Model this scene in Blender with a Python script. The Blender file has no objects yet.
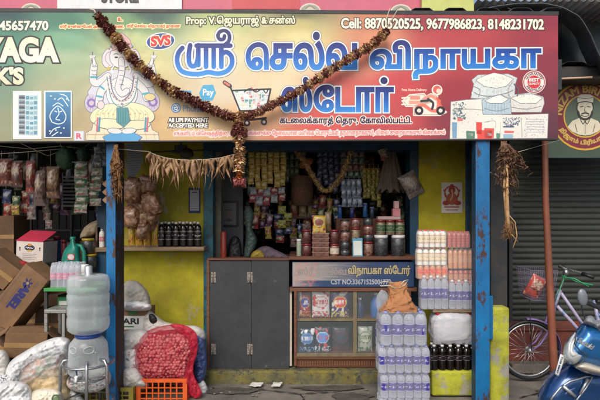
import bpy, math, random
import numpy as np
from mathutils import Vector, Matrix, noise
from mathutils.geometry import delaunay_2d_cdt
R = random.Random(7)
sc = bpy.context.scene
COL = sc.collection
F, HZ, CH = 480.0, 214.0, 1.5

def P(px, py, d):
    return Vector(((px - 300) / F * d, d, CH - (py - HZ) / F * d))

def lin(c):
    return tuple(((x / 255) / 12.92 if x / 255 <= .04045 else ((x / 255 + .055) / 1.055) ** 2.4) for x in c)

# ------------------------------------------------------------------ materials
MATS = {}
def mat(name, col, rough=.6, metal=0, col2=None, scale=6, thr=None, soft=.04, col3=None, thr3=.6, scale3=25,
        bump=0, bscale=30, alpha=1, trans=0, var=.12, coat=0, stretch=None, attr=False, spec=.5, emit=None, edge=None):
    if name in MATS: return MATS[name]
    m = bpy.data.materials.new(name); m.use_nodes = True
    nt = m.node_tree; N = nt.nodes; L = nt.links
    b = N['Principled BSDF']
    b.inputs['Roughness'].default_value = rough; b.inputs['Metallic'].default_value = metal
    b.inputs['Specular IOR Level'].default_value = spec
    if coat: b.inputs['Coat Weight'].default_value = coat; b.inputs['Coat Roughness'].default_value = .08
    if trans: b.inputs['Transmission Weight'].default_value = trans
    tc = N.new('ShaderNodeTexCoord'); src = tc.outputs['Object']
    if stretch:
        mp = N.new('ShaderNodeMapping'); mp.inputs['Scale'].default_value = stretch
        L.new(src, mp.inputs['Vector']); src = mp.outputs['Vector']
    def nz(s, det=6, rg=.6):
        n = N.new('ShaderNodeTexNoise'); n.inputs['Scale'].default_value = s; n.inputs['Detail'].default_value = det
        n.inputs['Roughness'].default_value = rg; L.new(src, n.inputs['Vector']); return n.outputs['Fac']
    def ramp(fac, a, c):
        r = N.new('ShaderNodeMapRange'); r.inputs['From Min'].default_value = a; r.inputs['From Max'].default_value = c
        L.new(fac, r.inputs['Value']); return r.outputs['Result']
    def mix(fac, a, c, mode='MIX'):
        x = N.new('ShaderNodeMix'); x.data_type = 'RGBA'; x.blend_type = mode
        for s, v in ((x.inputs['Factor'], fac), (x.inputs['A'], a), (x.inputs['B'], c)):
            if hasattr(v, 'is_output') : L.new(v, s)
            elif isinstance(v, (int, float)): s.default_value = v
            else: s.default_value = (*v[:3], 1)
        return x.outputs['Result']
    if attr:
        at = N.new('ShaderNodeAttribute'); at.attribute_name = 'Col'; c = at.outputs['Color']
    else:
        c = lin(col)
    if col2 is not None:
        f = nz(scale)
        c = mix(ramp(f, (thr - soft) if thr is not None else .35, (thr + soft) if thr is not None else .65), c, lin(col2))
    if col3 is not None:
        c = mix(ramp(nz(scale3, 8, .7), thr3 - .03, thr3 + .03), c, lin(col3))
    if var:
        g = N.new('ShaderNodeMapRange'); g.inputs['From Min'].default_value = .3; g.inputs['From Max'].default_value = .7
        g.inputs['To Min'].default_value = 1 - var; g.inputs['To Max'].default_value = 1 + var * .5
        L.new(nz(scale * 2.3 + 1.7, 8, .65), g.inputs['Value'])
        cb = N.new('ShaderNodeCombineColor')
        for k in range(3): L.new(g.outputs['Result'], cb.inputs[k])
        c = mix(1.0, c, cb.outputs[0], 'MULTIPLY')
        rr = N.new('ShaderNodeMapRange'); rr.inputs['To Min'].default_value = max(0, rough - .12); rr.inputs['To Max'].default_value = min(1, rough + .15)
        L.new(nz(scale * 3.1 + 3, 5), rr.inputs['Value']); L.new(rr.outputs['Result'], b.inputs['Roughness'])
    if isinstance(c, tuple): b.inputs['Base Color'].default_value = (*c, 1)
    else: L.new(c, b.inputs['Base Color'])
    if bump:
        bp = N.new('ShaderNodeBump'); bp.inputs['Strength'].default_value = bump; bp.inputs['Distance'].default_value = .01
        L.new(nz(bscale, 8, .65), bp.inputs['Height']); L.new(bp.outputs['Normal'], b.inputs['Normal'])
    if emit: b.inputs['Emission Color'].default_value = (*lin(col), 1); b.inputs['Emission Strength'].default_value = emit
    if edge is not None:
        lw = N.new('ShaderNodeLayerWeight'); lw.inputs['Blend'].default_value = .35
        mr = N.new('ShaderNodeMapRange'); mr.inputs['To Min'].default_value = alpha; mr.inputs['To Max'].default_value = edge
        L.new(lw.outputs['Facing'], mr.inputs['Value']); L.new(mr.outputs['Result'], b.inputs['Alpha'])
    elif alpha < 1:
        b.inputs['Alpha'].default_value = alpha
    MATS[name] = m
    return m

# ------------------------------------------------------------------ objects
WL = {}      # world location of roots
def tag(o, label=None, cat=None, group=None, kind=None):
    if label: o['label'] = label
    if cat: o['category'] = cat
    if group: o['group'] = group
    if kind: o['kind'] = kind
    return o
def thing(name, label, cat, loc=(0, 0, 0), group=None):
    o = bpy.data.objects.new(name, None); COL.objects.link(o); o.location = loc; o.empty_display_size = .1
    WL[o.name] = Vector(loc); return tag(o, label, cat, group)
def copy_tree(o, parent=None, loc=None, rz=None, label=None, group=None, rot=None):
    c = o.copy(); COL.objects.link(c)
    if parent: c.parent = parent
    for ch in [x for x in o.children]: copy_tree(ch, c)
    if loc is not None: c.location = loc
    if rz is not None: c.rotation_euler = (0, 0, rz)
    if rot is not None: c.rotation_euler = rot
    if label: c['label'] = label
    if group: c['group'] = group
    return c

class MB:
    def __init__(s): s.v = []; s.f = []; s.m = []; s.s = []; s.c = {}
    def add(s, vs, fs, mi=0, smooth=False, cols=None):
        o = len(s.v); s.v += [tuple(v) for v in vs]
        if cols:
            for i, c in enumerate(cols): s.c[o + i] = c
        for f in fs: s.f.append(tuple(i + o for i in f)); s.m.append(mi); s.s.append(smooth)
        return s
    def box(s, x0, x1, y0, y1, z0, z1, mi=0, M=None):
        vs = [Vector(p) for p in ((x0,y0,z0),(x1,y0,z0),(x1,y1,z0),(x0,y1,z0),(x0,y0,z1),(x1,y0,z1),(x1,y1,z1),(x0,y1,z1))]
        if M: vs = [M @ v for v in vs]
        return s.add(vs, [(0,3,2,1),(4,5,6,7),(0,1,5,4),(1,2,6,5),(2,3,7,6),(3,0,4,7)], mi)
    def pbox(s, a, b, c, d_, dist, depth, mi=0):
        p = P(a, b, dist); q = P(c, d_, dist)
        return s.box(p.x, q.x, dist, dist + depth, q.z, p.z, mi)
    def lathe(s, prof, c=(0,0,0), n=16, mi=0, M=None, smooth=True):
        c = Vector(c); vs = []; fs = []
        for r, z in prof:
            for k in range(n):
                a = 2 * math.pi * k / n; v = Vector((r * math.cos(a), r * math.sin(a), z))
                vs.append((M @ v if M else v) + c)
        for i in range(len(prof) - 1):
            for k in range(n): fs.append((i*n+k, i*n+(k+1)%n, (i+1)*n+(k+1)%n, (i+1)*n+k))
        fs.append(tuple(range(n))[::-1]); fs.append(tuple(range((len(prof)-1)*n, len(prof)*n)))
        return s.add(vs, fs, mi, smooth)
    def tube(s, pts, r=.01, n=8, mi=0, smooth=True):
        pts = [Vector(p) for p in pts]; k = len(pts); rs = r if isinstance(r, (list, tuple)) else [r] * k
        vs = []; fs = []; up = Vector((.13, .2, .97)); last = None
        for i, p in enumerate(pts):
            t = (pts[min(i+1, k-1)] - pts[max(i-1, 0)])
            t = t.normalized() if t.length > 1e-9 else Vector((0,0,1))
            a = (last if last is not None else up); a = a - t * a.dot(t)
            if a.length < 1e-3: a = Vector((1, .1, 0)) - t * t.x
            a.normalize(); last = a; b = t.cross(a)
            for j in range(n):
                g = 2*math.pi*j/n; vs.append(p + (a*math.cos(g) + b*math.sin(g)) * rs[i])
        for i in range(k-1):
            for j in range(n): fs.append((i*n+j, i*n+(j+1)%n, (i+1)*n+(j+1)%n, (i+1)*n+j))
        fs.append(tuple(range(n))[::-1]); fs.append(tuple(range((k-1)*n, k*n)))
        return s.add(vs, fs, mi, smooth)
    def grid(s, fn, nu, nv, mi=0, smooth=True, cu=False, colf=None):
        vs = []; cols = []
        for j in range(nv + 1):
            for i in range(nu + (0 if cu else 1)):
                u, v = i / nu, j / nv; vs.append(fn(u, v))
                if colf: cols.append(colf(u, v))
        w = nu if cu else nu + 1; fs = []
        for j in range(nv):
            for i in range(nu): fs.append((j*w+i, j*w+(i+1)%w, (j+1)*w+(i+1)%w, (j+1)*w+i))
        return s.add(vs, fs, mi, smooth, cols or None)
    def blob(s, c, r, seed=0, amp=.06, freq=2.5, pw=1.0, nu=40, nv=24, mi=0, crease=.0, cfreq=7, flat=None, M=None, colf=None):
        c = Vector(c)
        def sp(x, p): return math.copysign(abs(x) ** p, x)
        def fn(u, v):
            a = u * 2 * math.pi; b = (v - .5) * math.pi
            d = Vector((sp(math.cos(b), pw) * sp(math.cos(a), pw), sp(math.cos(b), pw) * sp(math.sin(a), pw), sp(math.sin(b), pw)))
            q = d * freq + Vector((seed * 7.1, seed * 3.3, seed))
            k = 1 + amp * noise.noise(q) * 2
            if crease:
                q2 = d * cfreq + Vector((seed, 5, seed * 2.7)) + noise.noise_vector(d * 2 + Vector((seed, 0, 0))) * 1.2
                k += crease * ((1 - abs(noise.noise(q2)) * 3) + .5 * (1 - abs(noise.noise(q2 * 2.3)) * 3)) * .5
            p = Vector((d.x * r[0], d.y * r[1], d.z * r[2])) * k
            if flat is not None and p.z < flat: p.z = flat + (p.z - flat) * .1
            if M: p = M @ p
            return p + c
        return s.grid(fn, nu, nv, mi, True, True, colf)
    def pillow(s, c, w, h, t, nu=14, nv=16, mi=0, colf=None, seed=0, M=None, wr=.12):
        """flat pouch with crimped top and bottom"""
        c = Vector(c)
        for side in (-1, 1):
            def fn(u, v):
                e = (max(0, 1 - abs(2*u-1) ** 2.4) * max(0, 1 - abs(2*v-1) ** 3)) ** .6
                k = 1 + wr * 2 * noise.noise(Vector((u * 3, v * 3, seed * 3.7 + side)))
                pinch = 1 - .05 * math.sin(v * math.pi) 
                p = Vector(((u - .5) * w * pinch, side * (t / 2 * e * k + .0006) , (v - .5) * h + .01 * h * noise.noise(Vector((u*5, seed, 0)))))
                if M: p = M @ p
                return p + c
            s.grid(fn if side < 0 else (lambda u, v, f=fn: f(1-u, v)), nu, nv, mi, True, False, colf if side < 0 or not colf else (lambda u, v: colf(1-u, v)))
        return s
    def build(s, name, mats, parent=None, label=None, cat=None, group=None, kind=None, bevel=0, world=True, sub=0, solid=0):
        vs = [Vector(v) for v in s.v]
        if parent is not None:
            off = WL.get(parent.name, Vector((0,0,0))) if world else Vector((0,0,0))
        else:
            if world:
                xs = [v.x for v in vs]; ys = [v.y for v in vs]; zs = [v.z for v in vs]
                off = Vector(((min(xs)+max(xs))/2, (min(ys)+max(ys))/2, min(zs)))
            else: off = Vector((0,0,0))
        me = bpy.data.meshes.new(name); me.from_pydata([tuple(v - off) for v in vs], [], s.f)
        if not isinstance(mats, (list, tuple)): mats = [mats]
        for m in mats: me.materials.append(m)
        me.polygons.foreach_set('material_index', s.m); me.polygons.foreach_set('use_smooth', s.s)
        if s.c:
            a = me.color_attributes.new('Col', 'FLOAT_COLOR', 'POINT')
            arr = np.ones((len(vs), 4), dtype=np.float32)
            for i, c in s.c.items(): arr[i, :3] = c[:3]
            a.data.foreach_set('color', arr.ravel())
        me.update()
        o = bpy.data.objects.new(name, me); COL.objects.link(o)
        if parent is not None: o.parent = parent
        else: o.location = off
        WL[o.name] = off if parent is None else off
        if bevel:
            b = o.modifiers.new('b', 'BEVEL'); b.width = bevel; b.segments = 2; b.limit_method = 'ANGLE'
        if solid:
            b = o.modifiers.new('s', 'SOLIDIFY'); b.thickness = solid
        if sub:
            b = o.modifiers.new('d', 'SUBSURF'); b.levels = sub; b.render_levels = sub
        return tag(o, label, cat, group, kind)

# ------------------------------------------------------------------ 2D print engine
_gc = {}
def glyphs(s):
    if s in _gc: return _gc[s]
    c = bpy.data.curves.new('t', 'FONT'); c.body = s; c.size = 1
    o = bpy.data.objects.new('t', c); COL.objects.link(o)
    bpy.context.view_layer.update()
    cu = o.to_curve(bpy.context.evaluated_depsgraph_get())
    out = []
    for sp in cu.splines:
        pts = []; n = len(sp.bezier_points)
        if sp.type == 'BEZIER':
            for i in range(n):
                a = sp.bezier_points[i]; b = sp.bezier_points[(i+1) % n]
                p0, p1, p2, p3 = a.co, a.handle_right, b.handle_left, b.co
                L = (p3 - p0).length
                straight = (abs((p1-p0).cross(p3-p0).length) + abs((p2-p0).cross(p3-p0).length)) < 1e-4 * max(L, 1e-3)
                K = 1 if straight else 4
                for k in range(K):
                    t = k / K; q = p0*(1-t)**3 + p1*3*t*(1-t)**2 + p2*3*t*t*(1-t) + p3*t**3
                    pts.append((q.x, q.y))
        else:
            pts = [(p.co.x, p.co.y) for p in sp.points]
        cl = [pts[0]] if pts else []
        for p in pts[1:]:
            if abs(p[0]-cl[-1][0]) + abs(p[1]-cl[-1][1]) > 1e-4: cl.append(p)
        if len(cl) > 1 and abs(cl[0][0]-cl[-1][0]) + abs(cl[0][1]-cl[-1][1]) < 1e-4: cl.pop()
        if len(cl) > 2: out.append(cl)
    o.to_curve_clear(); bpy.data.objects.remove(o); bpy.data.curves.remove(c)
    _gc[s] = out
    return out
def area(p): return sum(p[i-1][0]*p[i][1] - p[i][0]*p[i-1][1] for i in range(len(p))) / 2
def offs(poly, d, sgn):
    n = len(poly); out = []
    for i in range(n):
        a, b, c = poly[i-1], poly[i], poly[(i+1) % n]
        e1 = (b[0]-a[0], b[1]-a[1]); e2 = (c[0]-b[0], c[1]-b[1])
        l1 = math.hypot(*e1) or 1; l2 = math.hypot(*e2) or 1
        n1 = (e1[1]/l1*sgn, -e1[0]/l1*sgn); n2 = (e2[1]/l2*sgn, -e2[0]/l2*sgn)
        m = (n1[0]+n2[0], n1[1]+n2[1]); q = m[0]*m[0]+m[1]*m[1]
        if q < .35: 
            out.append((b[0]+n1[0]*d, b[1]+n1[1]*d)); out.append((b[0]+n2[0]*d, b[1]+n2[1]*d)); continue
        k = 2 / q * d
        out.append((b[0]+m[0]*k, b[1]+m[1]*k))
    return out
def tri(contours, steiner=()):
    vs = []; es = []
    for c in contours:
        o = len(vs); vs += [Vector(p) for p in c]; es += [(o+i, o+(i+1) % len(c)) for i in range(len(c))]
    vs += [Vector(p) for p in steiner]
    v2, e2, f2 = delaunay_2d_cdt(vs, es, [], 0, 1e-5)[:3]
    if not f2: return [], []
    V = np.array([(v.x, v.y) for v in v2]); T = np.array(f2)
    cen = V[T].mean(axis=1); wn = np.zeros(len(cen), int)
    for c in contours:
        A = np.array(c); B = np.roll(A, -1, axis=0)
        for (ax, ay), (bx, by) in zip(A, B):
            if ay == by: continue
            up = (ay <= cen[:,1]) & (by > cen[:,1]); dn = (ay > cen[:,1]) & (by <= cen[:,1])
            if not (up.any() or dn.any()): continue
            xi = ax + (cen[:,1]-ay) / (by-ay) * (bx-ax)
            wn += (up & (xi > cen[:,0])).astype(int) - (dn & (xi > cen[:,0])).astype(int)
    keep = T[wn != 0]
    return [tuple(v) for v in V], [tuple(int(i) for i in t) for t in keep]

class Print:
    """flat printed art in photo pixels, laid on a plane by map(px,py,layer)"""
    def __init__(s, mp): s.mb = MB(); s.mp = mp
    def poly(s, contours, col, layer=1, steiner=()):
        vs, fs = tri(contours, steiner)
        if not fs: return s
        colf = col if callable(col) else (lambda x, y, c=lin(col): c)
        out = []
        for f in fs:
            a, b, c = (vs[i] for i in f)
            ar = (b[0]-a[0])*(c[1]-a[1]) - (c[0]-a[0])*(b[1]-a[1])
            out.append(f if ar < 0 else f[::-1])
        s.mb.add([s.mp(x, y, layer) for x, y in vs], out, 0, False, [colf(x, y) for x, y in vs]); return s
    def ell(s, cx, cy, rx, ry, col, layer=1, rot=0, n=28):
        c, k = math.cos(rot), math.sin(rot)
        return s.poly([[(cx + rx*math.cos(t)*c - ry*math.sin(t)*k, cy + rx*math.cos(t)*k + ry*math.sin(t)*c) for t in [2*math.pi*i/n for i in range(n)]]], col, layer)
    def ring(s, cx, cy, r0, r1, col, layer=1, n=48):
        o = [(cx + r1*math.cos(2*math.pi*i/n), cy + r1*math.sin(2*math.pi*i/n)) for i in range(n)]
        i_ = [(cx + r0*math.cos(2*math.pi*i/n), cy + r0*math.sin(2*math.pi*i/n)) for i in range(n)][::-1]
        return s.poly([o, i_], col, layer)
    def rect(s, x0, y0, x1, y1, col, layer=1): return s.poly([[(x0,y0),(x1,y0),(x1,y1),(x0,y1)]], col, layer)
    def stroke(s, pts, w, col, layer=1, smooth=True, grid=None):
        if smooth and len(pts) > 2:
            q = []
            for i in range(len(pts)-1):
                p0, p1, p2, p3 = pts[max(i-1,0)], pts[i], pts[i+1], pts[min(i+2, len(pts)-1)]
                for k in range(6):
                    t = k/6
                    q.append(tuple(.5*((2*p1[a]) + (-p0[a]+p2[a])*t + (2*p0[a]-5*p1[a]+4*p2[a]-p3[a])*t*t + (-p0[a]+3*p1[a]-3*p2[a]+p3[a])*t**3) for a in (0,1)))
            q.append(pts[-1]); pts = q
        return s.poly(s.strokeC(pts, w), col, layer, grid or ())
    @staticmethod
    def strokeC(pts, w):
        cs = []
        for i in range(len(pts)-1):
            (ax, ay), (bx, by) = pts[i], pts[i+1]; l = math.hypot(bx-ax, by-ay)
            if l < 1e-6: continue
            nx, ny = -(by-ay)/l*w/2, (bx-ax)/l*w/2
            cs.append([(ax+nx, ay+ny), (ax-nx, ay-ny), (bx-nx, by-ny), (bx+nx, by+ny)])
        for x, y in pts:
            cs.append([(x + w/2*math.cos(-2*math.pi*k/10 + .1), y + w/2*math.sin(-2*math.pi*k/10 + .1)) for k in range(10)])
        # same orientation
        return [c if area(c) > 0 else c[::-1] for c in cs]
    def text(s, t, x0, y0, x1, y1, col, layer=1, bold=0, halo=(), dy=0, warp=None, grid=None, slant=0, clip=None):
        g = glyphs(t)
        if not g: return s
        xs = [p[0] for c in g for p in c]; ys = [p[1] for c in g for p in c]
        a, b, c0, d0 = min(xs), max(xs), min(ys), max(ys)
        def tr(p):
            u = (p[0]-a)/(b-a); v = (p[1]-c0)/(d0-c0)
            return (x0 + u*(x1-x0) + slant*v*(y1-y0), y1 - v*(y1-y0) + dy*u)
        cs = [[tr(p) for p in c] for c in g]
        bb = sorted([(min(p[0] for p in c), max(p[0] for p in c), c) for c in cs], key=lambda q: q[0])
        def groups(mg):
            out = []; hi = -1e9
            for l, h, c in bb:
                if l > hi + mg: out.append([]); hi = h
                out[-1].append(c); hi = max(hi, h)
            return out
        fine = groups(0.0); sg = {}
        for gr in fine:
            big = max(gr, key=lambda c: abs(area(c))); q = 1 if area(big) > 0 else -1
            for c in gr: sg[id(c)] = q
        for k, (ex, hc) in enumerate(list(halo) + [(bold, col)]):
            for gr in groups(2*abs(ex) + .02):
                o = []
                for c in gr:
                    q = offs(c, ex, sg[id(c)]) if ex else c
                    o.append(q[::-1] if sg[id(c)] < 0 else q)
                if warp: o = [[warp(*p) for p in c] for c in o]
                st = ()
                if grid and k == len(halo):
                    gx0 = min(p[0] for c in o for p in c); gx1 = max(p[0] for c in o for p in c)
                    st = [(gx0 + (i + .37)*2.3, yy) for yy in grid for i in range(int((gx1-gx0)/2.3))]
                s.poly(o, hc, layer + k * .8, st)
        return s
    def build(s, name, parent, m=None, **kw): return s.mb.build(name, m or MATS['printed vinyl'], parent, **kw)

def inflate(poly, d0, th, colf=None, Rr=12, step=2.0, mb=None, mi=0, amp=0, freq=.2, seed=0, lean=None, pw=.5, fold=.5):
    """solid cushion grown from an outline given in photo pixels at distance d0, real thickness th each side"""
    q = poly
    xs = [p[0] for p in q]; ys = [p[1] for p in q]; st = []
    A = [(Vector(q[i-1]), Vector(q[i])) for i in range(len(q))]
    def dist(p):
        m = 1e9
        for a, b in A:
            ab = b-a; t = max(0, min(1, (p-a).dot(ab)/max(ab.dot(ab), 1e-9))); m = min(m, (p-a-ab*t).length)
        return m
    y = min(ys)+step*.5; k = 0
    while y < max(ys):
        x = min(xs)+step*(.5 if k % 2 else .1)
        while x < max(xs):
            if dist(Vector((x, y))) > step*.35: st.append((x, y))
            x += step
        y += step*.87; k += 1
    dense = []
    for i in range(len(q)):
        a, b = q[i-1], q[i]; n = max(1, int(math.hypot(b[0]-a[0], b[1]-a[1])/step))
        dense += [(a[0]+(b[0]-a[0])*j/n, a[1]+(b[1]-a[1])*j/n) for j in range(n)]
    vs, fs = tri([dense], st)
    mb = mb or MB(); front = []; back = []; cols = []
    ctr = (sum(xs)/len(xs), sum(ys)/len(ys))
    for x, y in vs:
        e = min(1, dist(Vector((x, y)))/Rr); f = (1-(1-e)**2)**pw
        n = 0
        if amp:
            wx = x + 4*noise.noise(Vector((x*.08, y*.08, seed+2))); wy = y + 4*noise.noise(Vector((x*.08, y*.08, seed+8)))
            n = .8*noise.noise(Vector((x*freq*.8, y*freq*.8, seed))); cf, sf = math.cos(fold), math.sin(fold)
            al = wx*cf - wy*sf; ac = wx*sf + wy*cf
            for q_, (k_, w_) in enumerate(((1.5,.7),(3.2,.42),(6.0,.2))):
                r_ = 1-min(1, 3.6*abs(noise.noise(Vector((al*freq*k_*.28, ac*freq*k_, seed+4+q_))))); n += w_*(1.4*r_*r_-.35)
            n *= amp*min(1, e*2.5)
        dd = d0 + (lean(x, y) if lean else 0)
        front.append(P(x, y, dd - th*f - n)); back.append(P(x, y, dd + th*f))
        if colf: cols.append(colf(x, y))
    ff = []; fb = []
    for f in fs:
        a, b, c = (vs[i] for i in f); ar = (b[0]-a[0])*(c[1]-a[1]) - (c[0]-a[0])*(b[1]-a[1])
        g = f if ar < 0 else f[::-1]; ff.append(g); fb.append(g[::-1])
    mb.add(front, ff, mi, True, cols or None); mb.add(back, fb, mi, True, cols or None)
    return mb
def smooth(pts, k=4):
    n = len(pts); out = []
    for i in range(n):
        p0, p1, p2, p3 = pts[i-1], pts[i], pts[(i+1) % n], pts[(i+2) % n]
        for j in range(k):
            t = j/k
            out.append(tuple(.5*((2*p1[a]) + (-p0[a]+p2[a])*t + (2*p0[a]-5*p1[a]+4*p2[a]-p3[a])*t*t + (-p0[a]+3*p1[a]-3*p2[a]+p3[a])*t**3) for a in (0,1)))
    return out
# ------------------------------------------------------------------ materials used
VIN = mat('printed vinyl', (200,200,200), .42, attr=True, var=.1, scale=1.4, bump=.12, bscale=5)
GLO = mat('printed packet', (200,200,200), .28, attr=True, var=.1, scale=14, bump=.25, bscale=45, coat=.3)
PAP = mat('printed paper', (200,200,200), .8, attr=True, var=.08, scale=9)
BLUE = mat('chipped blue paint', (12,112,168), .5, col2=(10,88,140), scale=5, col3=(66,44,34), thr3=.565, scale3=9, bump=.3, bscale=30, stretch=(1,1,.45))
RUST_SHADE = mat('rusty shade-darkened steel', (58,45,42), .7, col2=(16,92,138), scale=7, thr=.56, soft=.02, col3=(90,52,32), thr3=.6, scale3=20, bump=.4, stretch=(1,1,.35))
DBLUE = mat('dark blue frame paint and post shade', (22,70,98), .55, col2=(14,48,68), scale=6, bump=.2)
TEAL = mat('teal door frame', (20,88,104), .5, col2=(24,62,70), scale=9, thr=.55)
OLIVE = mat('olive lime wall', (180,170,34), .9, col2=(138,128,34), scale=1.6, col3=(158,152,128), thr3=.62, scale3=4.2, bump=.5, bscale=20, var=.25)
YEL = mat('yellow peeling cement', (178,180,52), .85, col2=(140,140,48), scale=4, thr=.56, soft=.1, col3=(146,142,132), thr3=.55, scale3=5, bump=.6, bscale=25, var=.25)
DARKW = mat('dark grey plaster', (88,94,96), .9, col2=(52,60,64), scale=3, bump=.4)  # mottled dark grey tone for inner and upper walls
GREYP = mat('grey plaster', (128,122,108), .9, col2=(88,84,76), scale=5, bump=.4)
CONC = mat('street concrete', (128,120,110), .85, col2=(92,87,82), scale=1.3, col3=(60,58,57), thr3=.66, scale3=9, bump=.5, bscale=55, var=.3)
MOSS = mat('mossy step cement', (122,112,48), .9, col2=(86,84,66), scale=6, col3=(70,68,60), thr3=.55, scale3=14, bump=.8, bscale=25, var=.35)
BRICK = mat('red oxide cement', (132,62,48), .85, col2=(92,60,52), scale=3.5, col3=(150,108,90), thr3=.66, scale3=8, bump=.5, var=.3)
CHAR = mat('charcoal laminate', (50,52,56), .42, var=.25, scale=2.2, bump=.12, bscale=14, col2=(58,59,61), col3=(92,89,84), thr3=.665, scale3=11)
STEEL = mat('brushed steel', (170,170,172), .28, metal=.9, var=.15, scale=12)
HINGE = mat('worn hinge steel', (165,155,145), .45, metal=.6, col3=(70,60,50), thr3=.55, scale3=90)
WOOD = mat('brown wood', (116,72,48), .6, col2=(82,50,36), scale=9, stretch=(.3,1,6), bump=.2)
WOODP = mat('pale old plank', (150,128,100), .8, col2=(110,92,72), scale=8, stretch=(.3,2,5), bump=.3)
CREAMW = mat('cream painted wood', (126,114,90), .6, col2=(98,86,66), scale=9)
GLASS = mat('dusty display glass', (150,160,160), .12, alpha=.12, var=0)
WHITE = mat('white plastic', (214,214,212), .45, var=.08)
BLACK = mat('black rubber', (22,22,24), .5, var=.1)
SHUT = mat('dark green shutter steel', (58,64,56), .55, col2=(46,50,44), scale=3, metal=.2, col3=(82,72,60), thr3=.7, scale3=12, stretch=(.5,1,1))
REDP = mat('red oxide pole paint', (142,80,56), .6, col2=(104,60,44), scale=6, stretch=(1,1,.3), var=.2)
CARD = mat('brown cardboard', (134,102,70), .85, col2=(108,80,54), scale=3, var=.2, col3=(84,64,46), thr3=.68, scale3=11, bump=.1)
CARDD = mat('old cardboard', (120,92,66), .9, col2=(92,70,52), scale=3, var=.15)
PLAS = mat('white plastic bag film', (214,214,212), .36, var=.15, bump=.25, bscale=20, alpha=.93, coat=.1)
PLASC = mat('clear crumpled film', (226,230,236), .18, var=0, bump=.3, bscale=26, alpha=.16, edge=.7)
SACKW = mat('white woven sack', (206,202,194), .6, col2=(168,164,156), scale=4, col3=(140,130,112), thr3=.68, scale3=7, bump=.35, bscale=90)
BLUEB = mat('blue tarpaulin bag', (46,64,112), .4, col2=(86,104,150), scale=6, bump=.5, bscale=14)
TARP = mat('dark tarpaulin', (104,106,110), .6, col2=(56,58,62), scale=1.5, bump=.3, bscale=9)
GALV = mat('galvanised roof sheet', (158,158,156), .5, metal=.3, col2=(120,118,116), scale=3, bump=.1)
DSTEEL = mat('dark steel', (36,42,48), .55, col2=(60,54,48), scale=9)
STRAW = mat('dried straw', (150,108,66), .85, col2=(104,70,42), scale=30, var=.3)
LEAFD = mat('dried mango leaf', (182,146,108), .75, col2=(120,88,62), scale=11, var=.3)
MARO = mat('maroon petals', (150,88,76), .85, col2=(112,60,56), scale=40, var=.3)
BEIG = mat('dried cream petals', (232,204,154), .85, col2=(204,166,116), scale=40, var=.3)
STRNG = mat('cotton string', (190,180,160), .9, var=.1)
WATERC = mat('clear bottle plastic', (224,228,240), .05, alpha=.2, edge=.88, var=0, spec=1, bump=.35, bscale=38, coat=.6)
JUGC = mat('cloudy water jug', (218,226,226), .05, alpha=.2, edge=.85, var=.12, scale=5, bump=.15, bscale=16, spec=.8, coat=.4)

def plane(dl, xl, dr, xr, step=.0006):
    kl, kr = (xl-300)/F, (xr-300)/F
    b = (dr-dl)/(kr*dr-kl*dl); a = dl - b*kl*dl
    n = Vector((b, -1, 0)).normalized()
    def mp(x, y, lay=0):
        k = (x-300)/F; d = a/(1-b*k)
        return P(x, y, d) + n*(lay*step)
    return mp
def flat(d, step=.0006): return lambda x, y, lay=0: P(x, y, d) + Vector((0, -lay*step, 0))

# ------------------------------------------------------------------ setting
g = MB(); g.grid(lambda u, v: Vector(((u-.5)*60, -30+v*60, .012*noise.noise(Vector((u*60, v*60, 0)))-.012)), 90, 90)
g.build('ground', CONC, kind='structure', world=False)
MB().box(-1.65, 1.68, 4.26, 9.2, -.1, .105).build('shop_step', MOSS, kind='structure', bevel=.015)

# shop building
shop = thing('shop_building', 'olive walled shop building with blue door frame behind the painted name board', 'shop', (0, 5, 0))
yd = 4.5
def wall(a, b, c, d_, dist, dep, m, name='wall', bevel=0, lab=None): return MB().pbox(a, b, c, d_, dist, dep).build(name, m, shop, bevel=bevel, label=lab)
wall(112, 96, 204, 376, yd, .14, OLIVE)
wall(418, 96, 492, 376, yd, .14, OLIVE)
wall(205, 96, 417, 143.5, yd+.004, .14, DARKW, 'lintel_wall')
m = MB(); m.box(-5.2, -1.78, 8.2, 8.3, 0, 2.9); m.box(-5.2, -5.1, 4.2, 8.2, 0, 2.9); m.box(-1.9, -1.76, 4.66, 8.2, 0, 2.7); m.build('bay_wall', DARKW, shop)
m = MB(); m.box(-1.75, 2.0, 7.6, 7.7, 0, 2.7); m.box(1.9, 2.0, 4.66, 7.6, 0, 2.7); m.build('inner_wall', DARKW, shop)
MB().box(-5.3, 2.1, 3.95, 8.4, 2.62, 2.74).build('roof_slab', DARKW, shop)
MB().box(-5.3, 2.1, 3.85, 3.95, 2.5, 2.74).build('roof_beam', DSTEEL, shop)
for i in range(4): MB().box(-5.2, 2.0, 4.3+i*.9, 4.36+i*.9, 2.53, 2.618).build('rafter', WOOD, shop)
fr = MB()
fr.pbox(203.5, 150, 213, 374, yd-.02, .2); fr.build('door_frame', TEAL, shop, bevel=.004)
MB().pbox(410, 150, 418.5, 374, yd-.02, .2).build('door_frame', DBLUE, shop, bevel=.004)
MB().pbox(203.5, 141, 418.5, 149.8, yd-.024, .2).build('door_head', DBLUE, shop, bevel=.004)
MB().pbox(466, 130, 473, 374, yd-.02, .1).build('door_frame', DBLUE, shop, bevel=.004)
MB().pbox(97, 120, 108.5, 376, yd-.04, .2).build('door_frame', DBLUE, shop, bevel=.004)
wall(213.2, 150, 221, 262, 4.62, .12, GREYP, 'inner_pillar', lab='worn grey plaster pillar inside the doorway')
MB().pbox(108, 247, 204, 251, yd-.2, .2).build('wall_shelf', WOODP, shop, bevel=.004)
MB().box(-5.0, -1.66, 4.26, 8.2, -.1, .05).build('bay_floor', CONC, shop)
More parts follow.
